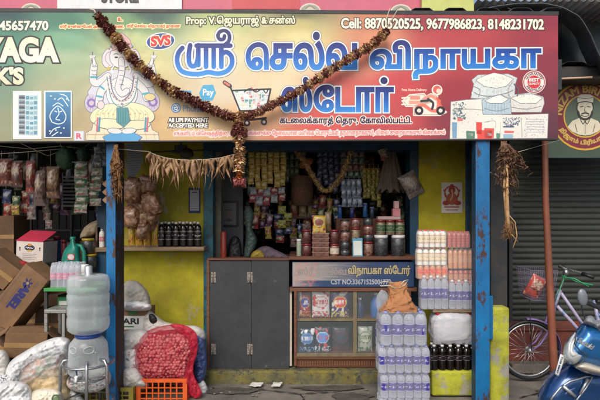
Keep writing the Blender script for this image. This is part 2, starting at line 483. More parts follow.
# front posts
MB().box(-1.50+.005, -1.4215, 3.7, 3.885, 0, 2.5).build('shop_post', [BLUE], label='chipped bright blue post left of the shop wall, rusty and shade-dark on its inner side', cat='post', bevel=.004)
o = bpy.data.objects['shop_post']; o.data.materials.append(RUST_SHADE)
for p in o.data.polygons:
    if p.normal.x > .5: p.material_index = 1  # inner face coloured darker for its shade, along with real rust and blue flakes
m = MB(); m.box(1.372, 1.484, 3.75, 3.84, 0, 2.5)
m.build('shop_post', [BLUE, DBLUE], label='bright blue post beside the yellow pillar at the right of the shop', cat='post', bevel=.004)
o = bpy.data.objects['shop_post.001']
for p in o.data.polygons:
    if p.normal.x < -.5: p.material_index = 1  # darker blue puts the shade of this side face into the colour
MB().pbox(491, 100, 507.5, 311, 3.95, .5).build('dark_pier', DSTEEL, label='dark upper pier above the yellow pillar, between blue post and shutter', cat='pier', bevel=.006)
m = MB(); m.pbox(490.5, 307.5, 510, 408, 3.85, .6); m.build('yellow_pillar', YEL, label='short yellow cement pillar with peeling paint right of the blue post', cat='pillar', bevel=.02)
MB().pbox(488.5, 296, 493, 340, 3.83, .018).build('steel_bracket', BLUE, label='small blue steel bracket bolted at the top of the yellow pillar', cat='bracket', bevel=.002)
m = MB(); p, q = P(432, 371.5, 3.95), P(482, 410, 3.95); m.box(p.x, q.x+.05, 3.95, 4.25, 0, p.z)
m.build('cement_plinth', YEL, label='low yellow cement plinth with flaked paint under the cola bottles', cat='plinth', bevel=.015)
MB().pbox(455, 270, 482, 371, 4.3, .15).build('crate_stand', DSTEEL, label='dark metal stand behind the stacked drinks near the right post', cat='stand')

# ------------------------------------------------------------------ main sign
SM = plane(3.6, -30, 3.75, 558)
KP = [((0,12),(25,62,68)),((150,12),(38,80,68)),((300,11),(100,100,66)),((420,14),(160,64,72)),((555,15),(150,58,72)),((0,20),(40,90,85)),((60,22),(60,120,95)),((130,22),(110,150,100)),
((220,20),(175,190,120)),((300,22),(200,190,125)),((380,22),(205,140,100)),((450,22),(185,80,80)),((0,35),(78,138,115)),((60,38),(125,175,140)),((130,38),(195,205,145)),((220,35),(222,220,170)),((300,35),(230,220,165)),((380,35),(228,160,120)),((450,35),(196,82,86)),((555,35),(164,66,80)),
((0,65),(105,155,133)),((60,60),(170,190,152)),((130,60),(228,224,170)),((220,60),(232,227,200)),((300,60),(230,220,190)),((360,65),(228,150,120)),((420,60),(210,90,90)),((480,60),(185,72,82)),((555,60),(148,60,76)),
((0,90),(130,155,130)),((60,90),(182,182,146)),((130,90),(220,200,150)),((220,90),(224,214,194)),((280,85),(232,218,188)),((340,85),(224,120,105)),((400,85),(210,86,90)),((450,90),(165,62,76)),((555,95),(120,54,66)),
((0,120),(150,155,125)),((60,120),(185,170,128)),((130,120),(210,175,128)),((200,120),(224,194,152)),((260,115),(228,178,132)),((320,120),(220,100,95)),((400,120),(205,90,90)),((450,115),(145,60,75)),((555,125),(98,50,65)),
((0,139),(150,150,120)),((100,139),(192,168,128)),((200,139),(212,178,130)),((300,139),(218,132,100)),((380,139),(195,80,85)),((480,139),(110,52,66)),((555,139),(84,46,55))]
KX = np.array([k[0] for k in KP], float); KC = np.array([k[1] for k in KP], float)
def signcol(x, y):
    w = 1/(((KX[:,0]-x)/1.6)**2 + (KX[:,1]-y)**2*1.3 + 12)**1.7
    c = (KC*w[:,None]).sum(0)/w.sum()
    # sun-ray pattern printed behind the deity and red bokeh glow
    a = math.atan2(y-60, x-122); r = math.hypot(x-122, y-60)
    if r < 95: c = c + 9*math.sin(a*16)*max(0, 1-r/95)
    c = c*.96
    if c[0]-c[1] > 45: k = min(1, (c[0]-c[1]-45)/50); c = c*np.array([1-.03*k, 1-.16*k, 1-.14*k])
    elif c[0] > 190: c = c*np.array([1.0, .985, .93])
    return lin(tuple(np.clip(c, 8, 240)))
def edge_t(x): return 11.3 + .0055*(x-0)
def edge_b(x): return 141.7 - .0048*x
sign = thing('shop_sign', 'long printed name board in blue Tamil letters above the shop front', 'shop sign', tuple(P(260, 141, 3.67)))
pm = MB()
def sp(u, v):
    x = -30 + u*588; y = edge_t(x)*(1-v) + edge_b(x)*v; return SM(x, y, 0)
pm.grid(lambda u, v: sp(u, v), 150, 36, 0, False, False, lambda u, v: signcol(-30+u*588, 11+v*128))
pm.build('panel', VIN, sign)
bk = MB()
for (a, b, c, d_) in ((-30, 8.0, 558.6, 12.2), (-30, 139, 558.6, 142.0)):
    for x0, x1 in ((a, c),):
        tp = lambda x, y, k: SM(x, y, k)
        if b < 50: q = [tp(x0,b-.1,4), tp(x1,b+3.4,4), tp(x1,15.2,4), tp(x0,11.6,4)]
        else: q = [tp(x0,141.3,4), tp(x1,138.6,4), tp(x1,139.8,4), tp(x0,142.6,4)]
        back = [v + Vector((0, .05, 0)) for v in q]
        bk.add(q + back, [(0,3,2,1) , (4,5,6,7), (0,1,5,4), (1,2,6,5), (2,3,7,6), (3,0,4,7)])
for x in (-28, 108, 258, 408, 556):
    q = [SM(x, 12, -5), SM(x+2, 12, -5), SM(x+2, 140, -5), SM(x, 140, -5)]; back = [v + Vector((0, .04, 0)) for v in q]
    bk.add(q + back, [(0,3,2,1), (4,5,6,7), (0,1,5,4), (1,2,6,5), (2,3,7,6), (3,0,4,7)])
bk.build('frame', DSTEEL, sign)

def vgrad(stops):
    def f(x, y):
        for i in range(len(stops)-1):
            (a, ca), (b, cb) = stops[i], stops[i+1]
            if y <= b or i == len(stops)-2:
                t = min(1, max(0, (y-a)/(b-a))); return tuple(p*(1-t)+q*t for p, q in zip(lin(ca), lin(cb)))
    return f
TG1 = vgrad([(28,(30,28,84)),(46,(28,44,120)),(57,(24,92,180)),(68,(44,128,208)),(78,(60,150,220))])
TG2 = vgrad([(77,(30,28,84)),(90,(28,44,120)),(101,(24,92,180)),(112,(50,138,214))])
HAL = [(3.0, (112,116,128)), (2.5, (240,240,238))]
GR1 = (44,48,52,56,60,64); GR2 = (88,92,96,100,104,108)
t = Print(SM)
bd = 1.35
# hand drawn Sri ligature
def sz(l): return [(170+a/4.44, 20+b/4.44) for a, b in l]
cs = []
def spl(pts):
    q = []
    for i in range(len(pts)-1):
        p0, p1, p2, p3 = pts[max(i-1,0)], pts[i], pts[i+1], pts[min(i+2, len(pts)-1)]
        for k in range(5):
            tt = k/5
            q.append(tuple(.5*((2*p1[a]) + (-p0[a]+p2[a])*tt + (2*p0[a]-5*p1[a]+4*p2[a]-p3[a])*tt*tt + (-p0[a]+3*p1[a]-3*p2[a]+p3[a])*tt**3) for a in (0,1)))
    return q + [pts[-1]]
for pts in ([(55,124),(36,150),(33,190),(50,225),(85,238),(130,240),(170,232),(215,238),(255,225),(275,195),(272,160),(250,142),(232,150)],
            [(90,112),(84,150),(86,190),(98,205),(114,200),(122,180),(126,150)], [(126,112),(126,200)]):
    cs.append(spl(sz(pts)))
for pts in ([(118,114),(268,114)], [(160,114),(160,208)], [(194,114),(194,208)], [(228,114),(228,208)]): cs.append(sz(pts))
cs.append(spl(sz([(240,112),(262,92),(262,62),(244,47),(222,52),(213,70),(222,86),(238,84),(242,70)])))
for k, (w, col) in enumerate(((9.2,(92,96,112)), (8.2,(236,236,236)), (4.7, TG1))):
    al = []
    for c in cs: al += Print.strokeC(c, w - (1.0 if c is cs[-1] else 0))
    t.poly(al, col, 1+k*.8, [(178+i*2.2, y) for y in (46,54,62,70,74) for i in range(25)] if k == 2 else ())
t.text('ெ', 247, 43.5, 267.5, 69, TG1, 1, bd, HAL, grid=GR1)
t.text('சல்வ', 271, 33, 356, 69, TG1, 1, bd, HAL, grid=GR1)
t.text('விநாயகா', 371, 41.5, 540, 78, TG1, 1, bd, HAL, grid=GR1, dy=-1)
H2 = [(2.8,(112,116,128)),(2.4,(240,240,238))]
t.text('ஸ்', 282, 78, 311, 111, TG2, 1, bd*.95, H2, grid=GR2)
t.text('ே', 315, 86, 333, 111, TG2, 1, bd*.95, H2, grid=GR2)
t.text('டாா', 336.5, 88, 392.5, 111, TG2, 1, bd*.95, H2, grid=GR2)
for r_, c_, l_ in ((5.4,(112,116,128),1),(5.0,(240,240,238),1.8),(3.6,(30,32,92),2.6)): t.ell(384, 80.6, r_, r_, c_, l_)
t.build('title_lettering', sign)

t = Print(SM); WO = [(1.25,(40,38,34))]; CR = (240,236,214)
t.text('345657470', -6, 21.2, 48, 30, CR, 1, .45, [(1.2,(40,60,52))])
t.build('side_phone_lettering', sign); t = Print(SM)
t.text('Prop: V.', 186.5, 17, 216, 26, (236,228,190), 1, .32, WO)
t.text('ெஜயராஜ் & சன்ஸ்', 217, 15.6, 295, 26.4, (236,228,190), 1, .3, WO)
t.build('owner_lettering', sign); t = Print(SM)
t.text('Cell: 8870520525, 9677986823, 8148231702', 341.5, 18.2, 543.5, 29.6, CR, 1, .42, [(1.2,(60,40,40))], dy=1.2)
t.build('phone_lettering', sign)
t = Print(SM)
GC = vgrad([(38,(226,222,190)),(60,(244,240,220)),(83,(226,214,180))])
t.text('YAGA', -15, 38.5, 57, 61, GC, 1, 1.6, [(3.2,(36,40,40))])
t.text("RK'S", -16, 68, 22.5, 83.5, GC, 1, 1.2, [(2.6,(36,40,40))])
t.build('side_lettering', sign)
t = Print(SM); HO = [(.9,(248,226,170))]
t.text('ஸ்ரீ குன்னுேமல் அம்மன் துைண,', 60, 24.4, 124, 29, (200,70,40), 1, .12, HO)
t.text('ஸ்ரீ ெசல்வ விநாயகர் துைண', 127, 24, 180, 28.6, (200,70,40), 1, .12, HO)
t.text('உ', 118, 17.6, 122.5, 21, (200,70,40), 1, .15, HO)
t.text('கடைலக்காரத் ெதரு, ேகாவில்பட்டி.', 280, 116.5, 411.5, 125.5, (24,24,70), 1, .28, [(1.2,(244,214,200))])
t.text('எங்களிடம் விேசஷத்திற்கு, சுபகாரியங்களுக்கு ேதைவயான மளிைக ெபாருட்கள் தரமானதாகவும், விைல குைறவாகவும் கிைடக்கும்', 174, 130.5, 445, 137.2, (226,120,120), 1, .1, [(.95,(246,222,214))], dy=-1.2)
t.text('All UPI PAYMENT', 168.5, 118, 208, 122.2, (240,238,230), 1, .22, [(.95,(40,40,40))])
t.text('ACCEPTED HERE', 168.5, 123.4, 207.5, 127.4, (240,238,230), 1, .22, [(.95,(40,40,40))])
t.build('small_lettering', sign)
# payment marks
t = Print(SM)
t.text('Pay', 167, 88.6, 180.5, 96.6, (30,38,100), 1, .4)
t.text('tm', 181.5, 90, 191, 95.4, (60,160,210), 1, .35)
t.poly([[(203,85),(213,84.6),(216,93),(212.5,100.5),(202,100.5),(199,93)]], (76,166,206), 1)
t.text('Pay', 203, 89, 213.5, 97.4, (236,240,240), 2, .2)
t.ell(176, 108, 4.9, 4.9, (70,130,180), 1); t.ring(176, 108, 3.3, 3.8, (225,225,220), 2)
t.text('पे', 174, 105.4, 178.2, 110.8, (236,238,240), 2, .15)
t.text('PhonePe', 183, 105, 210, 111.6, (120,140,170), 1, .2)
t.build('payment_marks', sign)
t = Print(SM)
t.ell(160.6, 41.2, 14.8, 8.8, (236,236,228), 1, -.12); t.ell(160.6, 41.2, 13.8, 7.8, (36,68,140), 2, -.12)
t.text('SVS', 151.5, 37, 170, 46, (208,50,44), 3, .7, [(1.5,(244,226,200))], dy=-1.6)
t.build('round_logo', sign)
# deity picture
t = Print(SM); OUT = (112,118,138); SK = (222,220,216)
def gp(kind, a, col, lay, ow=.55):
    if kind == 'e': t.ell(a[0], a[1], a[2]+ow, a[3]+ow, OUT, lay, a[4] if len(a) > 4 else 0); t.ell(*a[:4], col, lay+.5, a[4] if len(a) > 4 else 0)
    elif kind == 's': t.stroke(a[0], a[1]+2*ow, OUT, lay); t.stroke(a[0], a[1], col, lay+.5)
    else: t.poly(Print.strokeC(a+[a[0]], 2*ow), OUT, lay); t.poly([a], col, lay+.5)
gp('p', [(86,140),(86,133),(92,130),(94,121),(150,121),(152,130),(158,133),(159,140)], (226,214,186), 1)
gp('e', (91.5,103,6.5,9), (200,190,205), 1.2); t.ring(91.5,103,2.5,4.6,(140,112,180),2.4); gp('e', (153,102,6.5,9), (200,190,205), 1.2); t.ring(153,102,2.5,4.6,(140,112,180),2.4)
gp('p', [(88,92),(97,78),(108,70),(136,70),(148,78),(155,92),(150,112),(94,112)], (206,206,214), 1.1)
gp('s', ([(108,76),(98,83),(93,80),(94,66)], 6.5), SK, 2); gp('s', ([(136,76),(147,84),(153,80),(151,66)], 6.5), SK, 2)
gp('s', ([(94.5,64),(93,58)], 3), SK, 2.5); gp('s', ([(151,64),(153,58)], 3), SK, 2.5)
for x in (92.5, 153.5): t.stroke([(x,63),(x,52)], 1, OUT, 3.2); t.stroke([(x-3,55),(x,58),(x+3,55)], .9, (110,150,180), 3.4)
gp('e', (109.5,58,7,10,.25), (220,212,216), 2); gp('e', (133,58,7,10,-.25), (220,212,216), 2)
gp('e', (122,93,15.5,16), (226,224,220), 3)
gp('s', ([(109,82),(101,92),(99,104)], 7), SK, 3.4); gp('s', ([(136,82),(144,90),(147,98)], 7), SK, 3.4)
gp('e', (106,114,16.5,9,-.35), (232,226,184), 4.2); gp('e', (138,113,17,9,.32), (232,226,184), 4.2)
gp('e', (110,124,15,5,.08), (230,222,186), 4.8); gp('e', (136,125,14,4.5,-.05), (230,222,186), 4.8)
gp('p', [(117,108),(128,108),(130,121),(124,127),(117,122)], (84,146,150), 5.6)
gp('p', [(112,47),(114,40),(122,33),(130,40),(132,47),(128,51),(116,51)], (220,176,172), 4)
gp('e', (121.5,57,11.5,11), (226,222,222), 4.8)
gp('s', ([(121.5,60),(122,70),(120,80),(118,88),(122,94),(127,91)], 5.4), (222,218,218), 6, .6)
for i in range(5): t.stroke([(119.6,66+i*4.6),(123.6,66.4+i*4.6)], .5, OUT, 7.2)
for x in (116.4, 127): t.ell(x, 57.4, 1.8, .9, (40,44,60), 6.2); t.stroke([(x-2.4,54.6),(x,53.6),(x+2.4,54.6)], .6, (60,60,80), 6.2)
t.stroke([(121.6,48.5),(121.6,53)], 1, (190,60,60), 6.2); t.stroke([(113,50.5),(121.5,47.8),(130,50.5)], 1.4, (190,120,128), 6.1)
t.stroke([(114,66),(112,70),(113.4,73)], 1.3, (240,238,230), 6.3); t.stroke([(129,66),(131,70),(129.8,73)], 1.3, (240,238,230), 6.3)
t.stroke([(110,76),(113,92),(121,101),(131,92),(134,76)], 1.1, (120,108,140), 5.2); t.stroke([(107,77),(112,100),(122,107),(134,98),(138,77)], .9, (96,150,160), 5.2)
for a, b in (((97,96),(102,97)), ((143,94),(149,93)), ((91,77),(97,77)), ((149,77),(156,77)), ((100,86),(104,89))): t.stroke([a, b], 1.8, (76,168,188), 5.4)
gp('e', (150,97,5,3.4), (226,206,150), 5); gp('e', (101,105,3.2,4), (222,206,204), 5.2)
for x in (100, 98, 146, 148): t.stroke([(x,118),(x-1,131)], 1.7, (80,150,170) if x in (100,146) else (200,110,130), 6)
gp('p', [(103,137),(112,133),(134,133),(142,137),(138,141),(106,141)], (88,160,206), 6.6, .4)
gp('e', (115,131,7,2.6,.1), SK, 7); gp('e', (129,131,7,2.6,-.1), SK, 7)
rr = random.Random(8)
for i in range(9):
    a = math.pi*(1.05+.9*i/8); t.ell(121.5+12.6*math.cos(a), 50+9*math.sin(a)*.9, .9, .9, [(200,120,130),(120,170,190),(220,190,120)][i%3], 6.4, 0, 8)
for i in range(7): t.stroke([(114.5+i*2.2,47),(117.5+i*1.2,40),(121.6,34.5)], .35, (160,110,120), 5.6)
t.stroke([(113.5,50),(121.5,46.6),(129.5,50)], .7, (210,176,90), 6.6)
for cx_, s_ in ((109.5,-1),(133.5,1)):
    t.stroke([(cx_-3*s_,51),(cx_+3*s_,54),(cx_+3.4*s_,61),(cx_-1*s_,66)], .6, (170,140,160), 3.2); t.ell(cx_+1*s_,68.6,1.6,2.2,(206,176,90),3.6)
for i in range(26):
    a = math.pi*(.08+.84*i/25); t.ell(122+14.6*math.cos(a), 76+25*math.sin(a), .8, .8, [(150,110,150),(210,190,140)][i%2], 5.8, 0, 6)
for i in range(18):
    a = math.pi*(.1+.8*i/17); t.ell(122+11*math.cos(a), 76+17*math.sin(a), .55, .55, (110,150,170), 5.8, 0, 6)
for x0, s_ in ((106,-1),(138,1)):
    for k in range(5): t.stroke([(x0-11*s_+k*4.4*s_,108+k*.6),(x0-7*s_+k*4.2*s_,114),(x0-8*s_+k*4.4*s_,120)], .4, (176,164,120), 5.2)
    for k in range(4): t.ell(x0-8+k*5.2, 113+abs(k-1.5), .9, .9, (196,170,110), 5.3, 0, 6)
t.ell(122,104,1.4,1.2,(150,140,150),5.2)
for k in range(4): t.stroke([(118+k*2.6,109),(119+k*2.1,124)], .35, (50,100,110), 6.4)
for k in range(9): t.stroke([(88+k*8.2,132.5+.3*(k%2)),(86.5+k*8.6,139.5)], .45, (176,160,130), 2.4)
t.stroke([(87,134.6),(158,134.6)], .7, (196,150,110), 2.6, False); t.stroke([(95,122.4),(150,122.4)], .6, (190,160,140), 2.4, False)
for x, y in ((94.5,66),(94,70),(94.5,74),(151,66),(151.5,70),(151.5,74),(100,100),(147,95)): t.stroke([(x-2.6,y),(x,y+.9),(x+2.6,y)], .5, (140,140,160), 4.2)
for k in range(5): t.stroke([(91.5,60),(90+k*1.4,55.5)], .9, SK, 3.6)
for k in range(5): t.stroke([(154,60),(151+k*1.4,55.5)], .9, SK, 3.6)
for k in range(10): a = .62*k; t.stroke([(91.5+5*math.cos(a),103+7*math.sin(a)),(91.5+2.6*math.cos(a),103+3.4*math.sin(a))], .4, (150,120,170), 3); t.stroke([(153+5*math.cos(a),102+7*math.sin(a)),(153+2.6*math.cos(a),102+3.4*math.sin(a))], .4, (150,120,170), 3)
t.build('deity_picture', sign)
# calendars printed at lower left
t = Print(SM)
t.rect(13.4,91.6,42,139.6,(120,120,110),1); t.rect(13,91,41.6,139,(238,236,230),1.6); t.rect(18,95,38,135.5,(196,214,218),2.2)
for i in range(8):
    t.rect(19,95.5+i*5,25,99.3+i*5,(70,74,90),2.8)
    for j in range(3): t.rect(26+j*4, 96+i*5+(j%2)*.8, 29.2+j*4, 99.4+i*5, [(96,150,170),(120,170,186),(150,186,196)][(i+j)%3], 2.8)
    for j in range(2): t.stroke([(19,96.8+i*5+j*1.4),(25,96.8+i*5+j*1.4)], .35, (190,200,205), 3.4)
t.rect(44.4,91.2,72.4,138.6,(110,112,110),1); t.rect(44,90.6,72,138,(222,230,232),1.6)
t.poly([[(45.6,92),(70.8,92),(70.8,137),(45.6,137)]], vgrad([(92,(90,150,185)),(112,(40,110,165)),(137,(24,60,110))]), 2.2, [(58,y) for y in (100,110,120)])
for pts in ([(52,122),(50,116),(53,110),(58,106),(63,110),(66,116),(64,122),(58,124),(52,122)], [(58,108),(59,114),(56,119),(60,120)], [(55,111),(57,112)], [(60,112),(62,111)],
            [(58,100),(62,98),(66,103),(68,106)], [(60,94),(66,96),(69,101)], [(50,134),(54,129),(60,127)], [(52,136),(58,132)], [(53,106),(58,103),(63,106)]):
    t.stroke(pts, .9, (220,236,240), 3)
for q in ((51,96),(55,99),(67,99),(64,95),(50,131),(56,130),(64,128),(61,133)): t.ell(*q, .9, .7, (232,240,244), 3.2)
t.rect(74,131,84,141,(190,208,222),1.2); t.rect(75,132,83,140,(232,216,218),1.9); t.text('R', 76.6,133.4,81.4,138.6,(206,90,110),2.6,.3)
t.build('calendar_pictures', sign)
# shopping cart
t = Print(SM); DK = (40,36,48)
t.poly([[(232,89),(271,88),(267,110),(240,111)]], (214,222,214), 1.4)
rr = random.Random(3)
for i in range(60):
    x = 235+rr.random()*31; y = 89+rr.random()*19
    if x < 233+(y-89)*.4+2: continue
    a = rr.random()*3; c = rr.choice([(120,170,140),(150,190,200),(230,190,190),(236,236,228),(200,120,120),(96,150,170),(220,220,170)])
    t.ell(x, y, 2.6, 1.2, c, 1.8+rr.random()*.8, a, 8)
for i in range(8):
    x = 234+i*4.7; t.stroke([(x,89.5),(x*.72+252*.28-1+i*.3,110)], .7, (226,232,232), 3)
for k in range(3): t.stroke([(234+k*2.4,94+k*5.4),(270-k*1.2,93.6+k*5.2)], .5, (226,232,232), 3)
t.stroke([(226,84),(230,86),(234,96),(240,111),(266,110),(270.6,89),(233,90.5)], 1.6, DK, 3.6, False)
t.stroke([(241,111),(240,118),(244,120),(266,118)], 1.9, DK, 3.6); t.stroke([(268,89),(266,93),(262,89),(256,92),(250,88.6),(244,92)], 1, DK, 3.4)
t.stroke([(224.6,82.4),(230,86)], 4, DK, 3.8); t.stroke([(224.8,82.6),(229,85.2)], 2.4, (214,120,108), 4.4)
for x, y in ((247,123),(264,122)): t.ell(x, y, 3.2, 3.2, DK, 3.8); t.ell(x, y, 1.5, 1.5, (230,210,200), 4.4)
t.build('cart_picture', sign)
# delivery scooter
t = Print(SM); W = (246,226,210)
base = [('p', [(403,101),(410,95),(424,94),(430,102),(420,106),(406,106)]), ('e', (437,90,5.4,5.4)), ('p', [(424,98),(431,94),(437,96),(438,108),(446,112),(440,115),(414,115),(414,108)])]
for k, a in base:
    if k == 'p': t.poly(Print.strokeC(a+[a[0]], 2), W, 1.2); t.poly([a], W, 1.2)
    else: t.ell(*a, W, 1.2)
t.rect(410,96,420,99.6,(226,140,120),2); t.rect(409,100.6,420,104,(232,160,138),2)
for y in (98,101,104.4): t.stroke([(402,y),(408,y-.4)], 1.6, W, 1.4)
t.ell(437,89.6,4,4,(220,100,90),2); t.ell(438.6,91,2.4,2.4,(240,206,190),2.6); t.stroke([(425,98),(431,96),(436,99)], 3, (236,150,130), 2.2)
t.stroke([(428,99),(433,103),(432,109)], 2.4, (58,50,66), 2.8); t.stroke([(421,101),(428,100.6)], 2, (46,42,52), 3)
t.stroke([(417,108),(423,105),(431,110),(437,110),(439,101)], 3.4, (236,120,100), 2.5)
t.stroke([(437,98),(442,108)], 2, (226,96,80), 3)
for x in (419,440.5): t.ell(x, 110.6, 4.4, 4.4, (40,34,42), 3.3); t.ell(x, 110.6, 2, 2, (236,220,210), 3.9)
t.text('Free Home Delivery', 402, 88.6, 426.5, 91.6, (240,190,170), 1, .15)
t.build('delivery_picture', sign)
# grain sacks picture
t = Print(SM); rr = random.Random(5)
def spk(poly, n, cols, lay, r=.7):
    xs = [p[0] for p in poly]; ys = [p[1] for p in poly]
    for _ in range(n):
        x = rr.uniform(min(xs), max(xs)); y = rr.uniform(min(ys), max(ys)); ins = False
        for i in range(len(poly)):
            (x1,y1),(x2,y2) = poly[i-1], poly[i]
            if (y1 > y) != (y2 > y) and x < (x2-x1)*(y-y1)/(y2-y1)+x1: ins = not ins
        if ins: t.ell(x, y, r*(.5+rr.random()), r*(.4+rr.random()*.6), rr.choice(cols), lay, rr.random()*3, 6)
def shape(poly, col, lay, sp_=0, cols=((180,186,186),(206,206,200),(236,234,226))):
    t.poly(Print.strokeC(poly+[poly[0]], 1.1), (130,128,136), lay); t.poly([poly], col, lay+.5)
    if sp_: spk(poly, sp_, cols, lay+1)
shape([(471,98),(474,84),(472,80),(478,75),(508,74),(517,78),(515,84),(514,100)], (206,214,212), 1, 150)
shape([(476,80),(484,76),(494,73),(504,75),(513,79),(506,86),(496,88),(484,86)], (238,234,222), 2.2, 60, ((226,222,208),(246,244,236)))
shape([(509,112),(508,98),(512,95),(530,93),(543,97),(544,103),(541,112)], (214,212,204), 1.4, 60)
shape([(511,98),(520,95),(532,94),(542,98),(536,103),(520,103)], (240,236,222), 2.4, 20)
shape([(483,114),(482,100),(490,97),(500,94.6),(510,99),(511,114)], (176,196,204), 3.4, 60, ((150,170,184),(206,216,220)))
shape([(485,101),(493,97),(500,95),(508,99.4),(502,103),(490,103)], (244,240,228), 5)
shape([(450,138.6),(451,102),(466,100),(484,99),(486,114),(514,115),(548,114),(547,138)], (228,224,212), 2, 200)
spk([(453,103),(466,102),(465,120),(453,120)], 110, ((96,124,136),(120,146,150),(170,184,184)), 3.4, .9)
spk([(503,118),(520,117),(519,126),(503,126)], 90, ((120,124,150),(150,160,176)), 3.4, .8)
spk([(524,117),(545,116),(545,136),(524,137)], 60, ((190,190,200),(170,178,190)), 3.4, .6)
t.rect(503,126.2,514,127.4,(48,52,110),4)
for x0,y0,x1,y1,c in ((476,122,482,134,(222,76,70)),(477,130,492,139,(226,80,72)),(484,128,494,138,(214,90,84)),(504,130.6,514,133,(222,110,110)),(457,118,463,121,(222,120,110)),
                     (466,131,475,139,(88,130,110)),(496,133,500,138.6,(90,140,120)),(452,122,457,138,(120,160,190)),(503,134,513,138.4,(150,180,200)),(487,133,492,136,(240,226,220)),(468,133,473,136,(220,226,214))):
    t.poly([[(x0,y0+.6),(x0+.8,y0),(x1,y0+.4),(x1-.4,y1),(x0+.4,y1)]], c, 4)
for pts, w_, c in (([(474,92),(480,95),(492,96),(506,93),(513,90)],.6,(150,156,160)), ([(473,86),(480,90),(478,97)],.5,(150,156,160)), ([(512,82),(508,90),(510,98)],.5,(160,166,168)),
    ([(514,84),(518,90),(517,96)],1.1,(96,96,110)), ([(512,107),(526,109),(541,106)],.5,(170,170,166)), ([(484,108),(496,111),(509,108)],.6,(130,150,164)), ([(452,110),(470,109),(484,110)],.5,(180,178,170)),
    ([(500,122),(500,137)],.5,(176,176,170)), ([(484,122),(495,121),(495,128)],.5,(186,180,172)), ([(521,118),(522,137)],.6,(170,172,176))): t.stroke(pts, w_, c, 5.8)
for k in range(7): t.stroke([(486+k*3,103),(485.6+k*3.1,113)], .3, (120,142,160), 5.6)
for k in range(5): t.stroke([(480+k*7,88+(k%2)),(479+k*7.4,97)], .35, (170,180,182), 3.6)
for k in range(6): t.stroke([(526,119+k*2.6),(544,119+k*2.6)], .35, (170,176,196), 4.4, False)
spk([(484,80),(496,75),(510,79),(496,86)], 160, ((222,214,196),(250,248,240),(206,200,186)), 4.4, .45); spk([(513,98),(530,95),(540,98),(524,102)], 90, ((222,214,196),(250,248,240)), 4.4, .4)
spk([(487,101),(500,96),(507,100),(494,102.6)], 70, ((214,206,190),(250,248,240)), 5.9, .4)
t.build('grain_sacks_picture', sign)
t = Print(SM)
t.ell(534,82,11.6,11.6,(232,222,214),1.4); t.ring(534,82,9.9,10.8,(170,60,66),2); t.ell(534,82,6.6,6.6,(208,56,60),2)
t.text('BEST', 529.2,78.2,538.8,81.4,(240,226,220),2.8,.2); t.text('QUALITY', 528.6,82.6,539.4,85,(240,226,220),2.8,.1)
def arc(cx, cy, r, a0, a1, x0, x1, ybase, flip=1):
    def w(x, y):
        a = a0 + (a1-a0)*(x-x0)/(x1-x0); q = r + (ybase-y)*flip
        return (cx + q*math.cos(a), cy + q*math.sin(a))
    return w
t.text('GUARANTEE', 0,0,20,2.4,(90,80,90),2.8,.1, warp=arc(534,82,7.2,math.radians(200),math.radians(340),0,20,2.4))
t.text('PREMIUM', 0,0,20,2.4,(90,80,90),2.8,.1, warp=arc(534,82,9.4,math.radians(150),math.radians(30),0,20,2.4,-1))
t.build('quality_badge', sign)
# ------------------------------------------------------------------ upper boards and roofs
ub = thing('upper_board', 'pink and white board running above the shop sign, mostly cut off', 'sign board', tuple(P(200, 8, 4.0)))
u = MB(); p, q = P(-60, 8, 4.0), P(474, 12.2, 4.0); u.box(p.x, q.x, 4.0, 4.06, q.z-.03, p.z+1.2); u.build('board_panel', mat('pink board paint', (196,96,116), .5, scale=2), ub)
u = MB(); p, q = P(57.5, 8, 3.99), P(182, 8, 3.99); u.box(p.x, q.x, 3.985, 3.996, q.z-.04, p.z+1.1); u.build('white_panel', mat('white board paint', (224,222,222), .5), ub)
t = Print(flat(3.983)); t.text('STORE', 102, -9.5, 138, 2.2, (28,28,34), 1, .7); t.build('board_lettering', ub)
for cx, cy in ((31, 12), (310, 12), (401, 13)):
    t = Print(flat(3.997)); t.ell(cx, cy, 11, 9, (206,196,176), 1); t.ell(cx, cy, 9.6, 7.6, (150,148,132), 2); t.ell(cx, cy, 6.4, 5.4, (196,186,160), 3); t.stroke([(cx-5,cy-3),(cx,cy-6),(cx+5,cy-3)], 1, (110,120,110), 4); t.build('medallion', ub)
t = Print(flat(3.997))
t.poly([[(232,-6),(300,-6),(300,9),(232,9)]], (190,60,66), 1)
t.build('red_print', ub)
u = MB(); p, q = P(422, 14, 3.93), P(474, 14, 3.93); u.box(p.x, q.x, 3.93, 3.97, q.z-.02, p.z+1.0); u.build('lime_board', mat('lime green board', (190,196,112), .6, scale=4), label='lime green board behind the corrugated roof edge above the sign', cat='board', bevel=.003)
def corr(x0, x1, y0, y1, z0, z1, pitch, amp, mname, nm, lab, cat, trap=False, n=14):
    g = MB(); nx = int((x1-x0)/pitch*n)
    def fn(u, v):
        x = x0 + u*(x1-x0); ph = (x-x0)/pitch % 1
        h = amp*(max(0, min(1, 3*min(ph, 1-ph)*2-.6)) if trap else .5+.5*math.cos(ph*2*math.pi))
        return Vector((x, y0+(y1-y0)*v, z0+(z1-z0)*v+h))
    g.grid(fn, nx, 4, 0, not trap); return g.build(nm, mname, label=lab, cat=cat, solid=.003)
za = P(0, 13, 3.86).z
corr(P(405,0,3.86).x, P(560,0,3.86).x, 3.84, 4.5, za, za+.12, .265, .035, TARP, 'roof_sheet', 'dark ribbed roof sheet edge showing just above the right of the sign', 'roof sheet', True)
corr(P(474,0,4.4).x, P(640,0,4.4).x, 4.3, 6.6, P(0,6,4.4).z, P(0,6,4.4).z-.05, .07, .02, GALV, 'roof_sheet', 'pale galvanised corrugated roof sheet above the dark tarpaulin hood', 'roof sheet')
